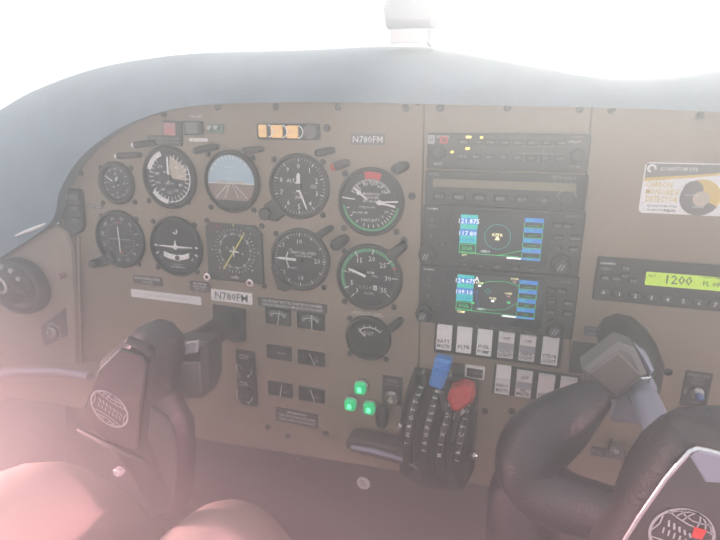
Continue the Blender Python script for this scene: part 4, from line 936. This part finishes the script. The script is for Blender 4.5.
b = MB(); prism_at(b, [(168, 366), (170, 398), (163, 396), (157, 385), (157, 375)], wb - .005, wb + .002, VIOLET, .002); b.build('side_plate', cb)
b = MB(); prism_at(b, [(186, 343), (197, 341), (196, 353), (184, 355)], wb, wb + .004, LGREY, .001); prism_at(b, [(172, 352), (183, 357), (174, 364), (173, 371)], wb, wb + .003, CHROME, .0005); b.build('latch', cb)
b = MB(); q = W3(177, 346, wb); b.lathe(q[0], q[1], [(.0075, wb), (.0075, wb + .008), (.005, wb + .010), (.004, wb + .006), (.0001, wb + .006)], STEEL, 24); b.build('thumb_screw', cb)
b = MB(); q = W3(184.5, 398.5, wb); b.lathe(q[0], q[1], [(.0035, wb), (.0035, wb + .005), (.0001, wb + .006)], STEEL, 16); b.build('screw', cb)
wh = .21
HUB = [(92, 364), (118, 343), (127, 333), (140, 328), (154, 332), (167, 346), (165, 372), (159, 398), (168, 415), (178, 432), (180, 470), (177, 520), (150, 530), (126, 480), (100, 446), (77, 428), (82, 396)]
b = MB(); prism_at(b, HUB, wh - .026, wh, LEATH2, .012); b.build('hub_pad', t, smooth=50)
b = MB(); prism_at(b, [(98, 370), (119, 349), (141, 356), (146, 364), (142, 400), (136, 450), (112, 442), (84, 424), (88, 396)], wh, wh + .004, HUBP, .0015); hp = b.build('hub_plate', t)
b = MB(); prism_at(b, [(122, 343), (126, 338), (146, 347), (152, 356), (150, 362), (142, 353)], wh, wh + .006, DGREY, .002); b.build('top_cap', t)
q = W3(109.6, 408.5, wh + .004); p2 = W3(128, 408.5, wh + .004); p3 = W3(109.6, 392, wh + .004)
globe(q[0], q[1], (p2[0] - q[0]) * .98, (p3[1] - q[1]) * 1.0, wh + .0046, -.42, LGREY).build('globe_emblem', t)
b = MB(); b.tube([W3(78, 430, wh - .01), W3(105, 444, wh + .002), W3(128, 455, wh + .003), W3(146, 462, wh)], [.002, .003, .003, .002], DGREY, 10); b.build('lower_seam', t)
b = MB(); prism_at(b, [(150, 408), (166, 418), (174, 436), (176, 470), (172, 500), (160, 470), (148, 440)], wh, wh + .004, DGREY, .0015); b.build('side_sheen_facet', t)  # lighter facet paints the reflection down the right side of the leather
b = MB(); q = W3(121, 470, wh); b.box(q[0], q[1], .010, .008, wh - .0, wh + .006, LGREY, .003, .001); b.build('push_button', t)

# right yoke
t = thing('control_yoke', 'right control yoke with a glossy leather-edged hub at the lower right corner', 'control yoke', 592, 330, 0, 'control yokes')
def W3(x, y, w): p = U(x, y, w); return (p.x - t.location.x, p.z - t.location.z, w)
b = MB(); b.tube([W3(624, 360, .002), W3(636, 382, .06), W3(646, 402, .10), W3(682, 480, .19)], .012, VIOLET, 28); b.build('shaft', t, smooth=60)  # violet tone paints the bluish reflection on the shaft
b = MB(); prism_at(b, [(603, 352), (612, 338), (626, 333), (643, 336), (660, 350), (668, 372), (664, 398), (650, 420), (632, 428), (618, 410)], .02, .075, BLACK, .012); b.build('shaft_boot', t, smooth=50)
wb = .10
b = MB(); prism_at(b, [(583, 371), (619, 344), (636, 350), (648, 376), (618, 402), (596, 400), (586, 388)], wb - .03, wb, GREY, .005); cb = b.build('collar_block', t)
b = MB(); prism_at(b, [(588, 374), (618, 352), (641, 375), (615, 397)], wb, wb + .003, mat('warm_grey_cover', (.15, .12, .11), .4), .0015); b.build('cover', cb)
b = MB(); q = W3(597, 393, wb); b.lathe(q[0], q[1], [(.0048, wb), (.0048, wb + .004), (.003, wb + .006), (.0001, wb + .005)], STEEL, 20); b.build('screw', cb)
b = MB(); prism_at(b, [(640, 378), (652, 377), (650, 382), (643, 381)], wb, wb + .004, CHROME, .001); b.build('latch', cb)
b = MB(); prism_at(b, [(618, 404), (652, 378), (659, 390), (658, 416), (648, 428), (632, 427), (612, 424)], wb - .035, wb - .012, VIOLET, .006); b.build('lower_plate', t)
b = MB(); q = [(636, 347), (648, 356), (655, 372), (650, 378), (641, 360)]; prism_at(b, q, wb - .02, wb - .008, VIOLET, .003); b.build('side_plate', t)
wh = .235
HUB2 = [(572, 600), (598, 540), (626, 470), (643, 444), (662, 428), (682, 419), (722, 417), (790, 430), (830, 560), (800, 640), (590, 640)]
b = MB(); prism_at(b, [(x + 5, y + 3) for x, y in HUB2], wh - .05, wh - .03, LEATH, .009); b.build('hub_back', t, smooth=50)
HUB = [(580, 600), (596, 560), (620, 520), (642, 482), (662, 452), (673, 442), (684, 438), (700, 440), (740, 450), (800, 470), (830, 560), (800, 640), (600, 640)]
b = MB(); prism_at(b, HUB, wh - .029, wh, LEATH2, .008); b.build('hub_pad', t, smooth=50)
PL = [(607, 600), (612, 560), (640, 515), (666, 478), (690, 451), (697, 448.5), (706, 450), (760, 464), (790, 500), (790, 600)]
b = MB(); prism_at(b, PL, wh - .002, wh + .004, HUBP, .0015); b.build('hub_plate', t)
b = MB(); b.tube([W3(x, y, wh + .003) for x, y in PL[1:-2]], .0016, CHROME, 10); b.build('metal_rim', t)
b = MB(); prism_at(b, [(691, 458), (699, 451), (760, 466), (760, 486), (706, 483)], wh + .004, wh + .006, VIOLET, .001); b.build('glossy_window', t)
q = W3(681, 534, wh + .004); p2 = W3(714, 534, wh + .004); p3 = W3(681, 509, wh + .004)
globe(q[0], q[1], (p2[0] - q[0]), (p3[1] - q[1]) * 1.05, wh + .0046, -.36, LGREY, True).build('globe_emblem', t)
tube_world('left_horn', t, [(650, 540, .20), (604, 514, .185), (562, 500, .17), (534, 480, .155), (533, 449, .145), (561, 422, .13), (596, 395, .10)], [.030, .023, .025, .03, .030, .027, .016], LEATH)
tube_world('lower_horn', t, [(534, 470, .15), (524, 500, .15), (524, 560, .15), (524, 640, .15)], [.026, .032, .034, .036], LEATH)

# ================================================================ compass
t = thing('magnetic_compass', 'magnetic compass coloured pale as if washed out by glare, hanging at the windscreen above the glareshield', 'compass', 408, 22, -.02)
def W3(x, y, w): p = U(x, y, w); return (p.x - t.location.x, p.z - t.location.z, w - (-t.location.y) * 1.0)
o_w = -t.location.y
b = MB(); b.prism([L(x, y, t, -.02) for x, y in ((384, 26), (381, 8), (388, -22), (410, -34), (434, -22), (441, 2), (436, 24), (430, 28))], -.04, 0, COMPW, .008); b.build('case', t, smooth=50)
b = MB(); b.prism([L(x, y, t, -.02) for x, y in ((390, 29), (426, 28), (428, 42), (390, 44))], -.003, -.001, PAPER, .0003); b.build('correction_card', t)
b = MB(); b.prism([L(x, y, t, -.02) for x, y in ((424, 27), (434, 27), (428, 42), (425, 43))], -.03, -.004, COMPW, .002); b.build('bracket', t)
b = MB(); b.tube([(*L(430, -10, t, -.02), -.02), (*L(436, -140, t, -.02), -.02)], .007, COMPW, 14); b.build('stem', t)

# ================================================================ person
def person():
    wk = .13
    kR = U(226, 530, .17); kL = U(40, 500, .22)
    pel = Vector((-.30, -.92, .46))
    hR = pel + Vector((.10, .02, 0)); hL = pel + Vector((-.10, .02, 0))
    kL = Vector((kL.x, kL.y, kL.z)); 
    V = [pel, hR, hR.lerp(kR, .5) + Vector((0, 0, .01)), kR + Vector((0, .0, -.0)), Vector((kR.x, -.06, kR.z - .20)), Vector((kR.x, .0, kR.z - .42)), Vector((kR.x, .14, kR.z - .45)),
         hL, hL.lerp(kL, .5), kL, Vector((kL.x, -.08, kL.z - .24)), Vector((kL.x, .0, kR.z - .42)), Vector((kL.x, .14, kR.z - .45)), pel + Vector((0, -.05, .22))]
    E = [(0, 1), (1, 2), (2, 3), (3, 4), (4, 5), (5, 6), (0, 7), (7, 8), (8, 9), (9, 10), (10, 11), (11, 12), (0, 13)]
    Rr = [.15, .10, .08, .052, .055, .045, .04, .10, .09, .07, .056, .045, .04, .14]
    me = bpy.data.meshes.new('person'); me.from_pydata([tuple(v) for v in V], E, []); me.materials.append(CLOTH)
    o = bpy.data.objects.new('person', me); COL.objects.link(o)
    m = o.modifiers.new('skin', 'SKIN'); m.use_smooth_shade = True
    if not me.skin_vertices: 
        pass
    for i, q in enumerate(Rr): me.skin_vertices[0].data[i].radius = (q, q)
    me.skin_vertices[0].data[0].use_root = True
    s_ = o.modifiers.new('sub', 'SUBSURF'); s_.levels = 2; s_.render_levels = 2
    tag(o, 'seated person in pale trousers, only knees and thighs visible at lower left', 'person')
    return o
PERSON = True
if PERSON:
    me_ok = True
    try: person()
    except Exception as e:
        print('person failed', e)

# ======================================================== cabin shell, glare haze
b = MB(); b.add([(-1.0, -1.3, 0.05), (1.1, -1.3, .05), (1.1, .6, .05), (-1.0, .6, .05), (-1.0, -1.3, .0), (1.1, -1.3, .0), (1.1, .6, .0), (-1.0, .6, .0)], [(0, 1, 2, 3), (7, 6, 5, 4), (4, 5, 1, 0), (5, 6, 2, 1), (6, 7, 3, 2), (7, 4, 0, 3)], MAROON)
struct(b.build('floor', world=True))
b = MB()
def wbox(b, x0, x1, y0, y1, z0, z1, m):
    b.add([(x0, y0, z0), (x1, y0, z0), (x1, y1, z0), (x0, y1, z0), (x0, y0, z1), (x1, y0, z1), (x1, y1, z1), (x0, y1, z1)], [(3, 2, 1, 0), (4, 5, 6, 7), (0, 1, 5, 4), (1, 2, 6, 5), (2, 3, 7, 6), (3, 0, 4, 7)], m)
wbox(b, -.80, -.77, -1.3, .5, .05, .70, PANEL2)
struct(b.build('wall_left', world=True))
b = MB(); wbox(b, 1.0, 1.03, -1.3, .5, .05, .66, PANEL2); struct(b.build('wall_right', world=True))
b = MB(); wbox(b, -.8, 1.03, .5, .53, .05, .78, MAROON); struct(b.build('wall_front', world=True))

HZ = bpy.data.materials.new('glare_haze'); HZ.use_nodes = True
nt = HZ.node_tree; nt.nodes.clear()
o_ = nt.nodes.new('ShaderNodeOutputMaterial'); vsn = nt.nodes.new('ShaderNodeVolumeScatter')
vsn.inputs['Anisotropy'].default_value = .45
def ramp(x, stops):
    m = nt.nodes.new('ShaderNodeValToRGB'); nt.links.new(x, m.inputs['Fac'])
    while len(m.color_ramp.elements) < len(stops): m.color_ramp.elements.new(.5)
    for el, (p_, c_) in zip(m.color_ramp.elements, stops): el.position = p_; el.color = (*c_, 1)
    return m.outputs['Color']
geo = nt.nodes.new('ShaderNodeNewGeometry'); dt = nt.nodes.new('ShaderNodeVectorMath'); dt.operation = 'DOT_PRODUCT'
# added glare veil: denser low and left, thinner midway, denser again top right
nt.links.new(geo.outputs['Position'], dt.inputs[0]); dt.inputs[1].default_value = (.30, 0, 1.0)
mr = nt.nodes.new('ShaderNodeMapRange'); nt.links.new(dt.outputs['Value'], mr.inputs['Value']); mr.inputs['From Min'].default_value = .6; mr.inputs['From Max'].default_value = 1.3
nt.links.new(ramp(mr.outputs['Result'], [(0, (1, .97, .97)), (.57, (1, .98, .97)), (.75, (1, 1, 1))]), vsn.inputs['Color'])
mm = nt.nodes.new('ShaderNodeMath'); mm.operation = 'MULTIPLY'; mm.inputs[1].default_value = 4.0
nt.links.new(ramp(mr.outputs['Result'], [(0, (.40, .40, .40)), (.36, (.28, .28, .28)), (.5, (.185, .185, .185)), (.68, (.18, .18, .18)), (.86, (.26, .26, .26)), (1, (.32, .32, .32))]), mm.inputs[0])
nt.links.new(mm.outputs[0], vsn.inputs['Density'])
nt.links.new(vsn.outputs[0], o_.inputs['Volume'])
b = MB(); wbox(b, -.765, .995, -1.25, .47, .06, 1.72, HZ)
hz = b.build('added_glare_haze', world=True, smooth=0); tag(hz, 'added haze volume filling the whole cockpit in place of lens glare', 'haze'); hz['kind'] = 'stuff'  # volume added to imitate veiling lens glare

# ==================================================================== light
w = bpy.data.worlds.new('sky'); S.world = w; w.use_nodes = True
nt = w.node_tree; bg = nt.nodes['Background']; bg.inputs[0].default_value = (.95, .965, 1, 1); bg.inputs[1].default_value = 1.15
def lamp(kind, name, loc, target, energy, col, **kw):
    l = bpy.data.lights.new(name, kind); l.energy = energy; l.color = col
    for a, q in kw.items(): setattr(l, a, q)
    o = bpy.data.objects.new(name, l); COL.objects.link(o); o.location = loc
    o.rotation_euler = (Vector(target) - Vector(loc)).to_track_quat('-Z', 'Y').to_euler(); return o
sd = ray(590, -130).normalized()
sun = lamp('SUN', 'sun', CAM + sd * 5, CAM, 8.0, (1, .94, .86), angle=math.radians(2))

# added spots from both sides, tinting the low haze pink like a lens ghost
lamp('SPOT', 'added_pink_spot_left', (-3.0, -.62, 1.42), (.0, -.34, .635), 3500, (1, .53, .55), spot_size=math.radians(11), spot_blend=1.0, shadow_soft_size=.08)
lamp('SPOT', 'added_pink_spot_right', (3.2, -.62, 1.42), (.22, -.38, .62), 3400, (1, .48, .55), spot_size=math.radians(12), spot_blend=1.0, shadow_soft_size=.1)  # second added spot carries the pink tint into the lower right

S.view_settings.view_transform = 'Standard'; S.view_settings.look = 'None'; S.view_settings.gamma = 1; S.view_settings.exposure = 0.53
S.view_settings.use_curve_mapping = False
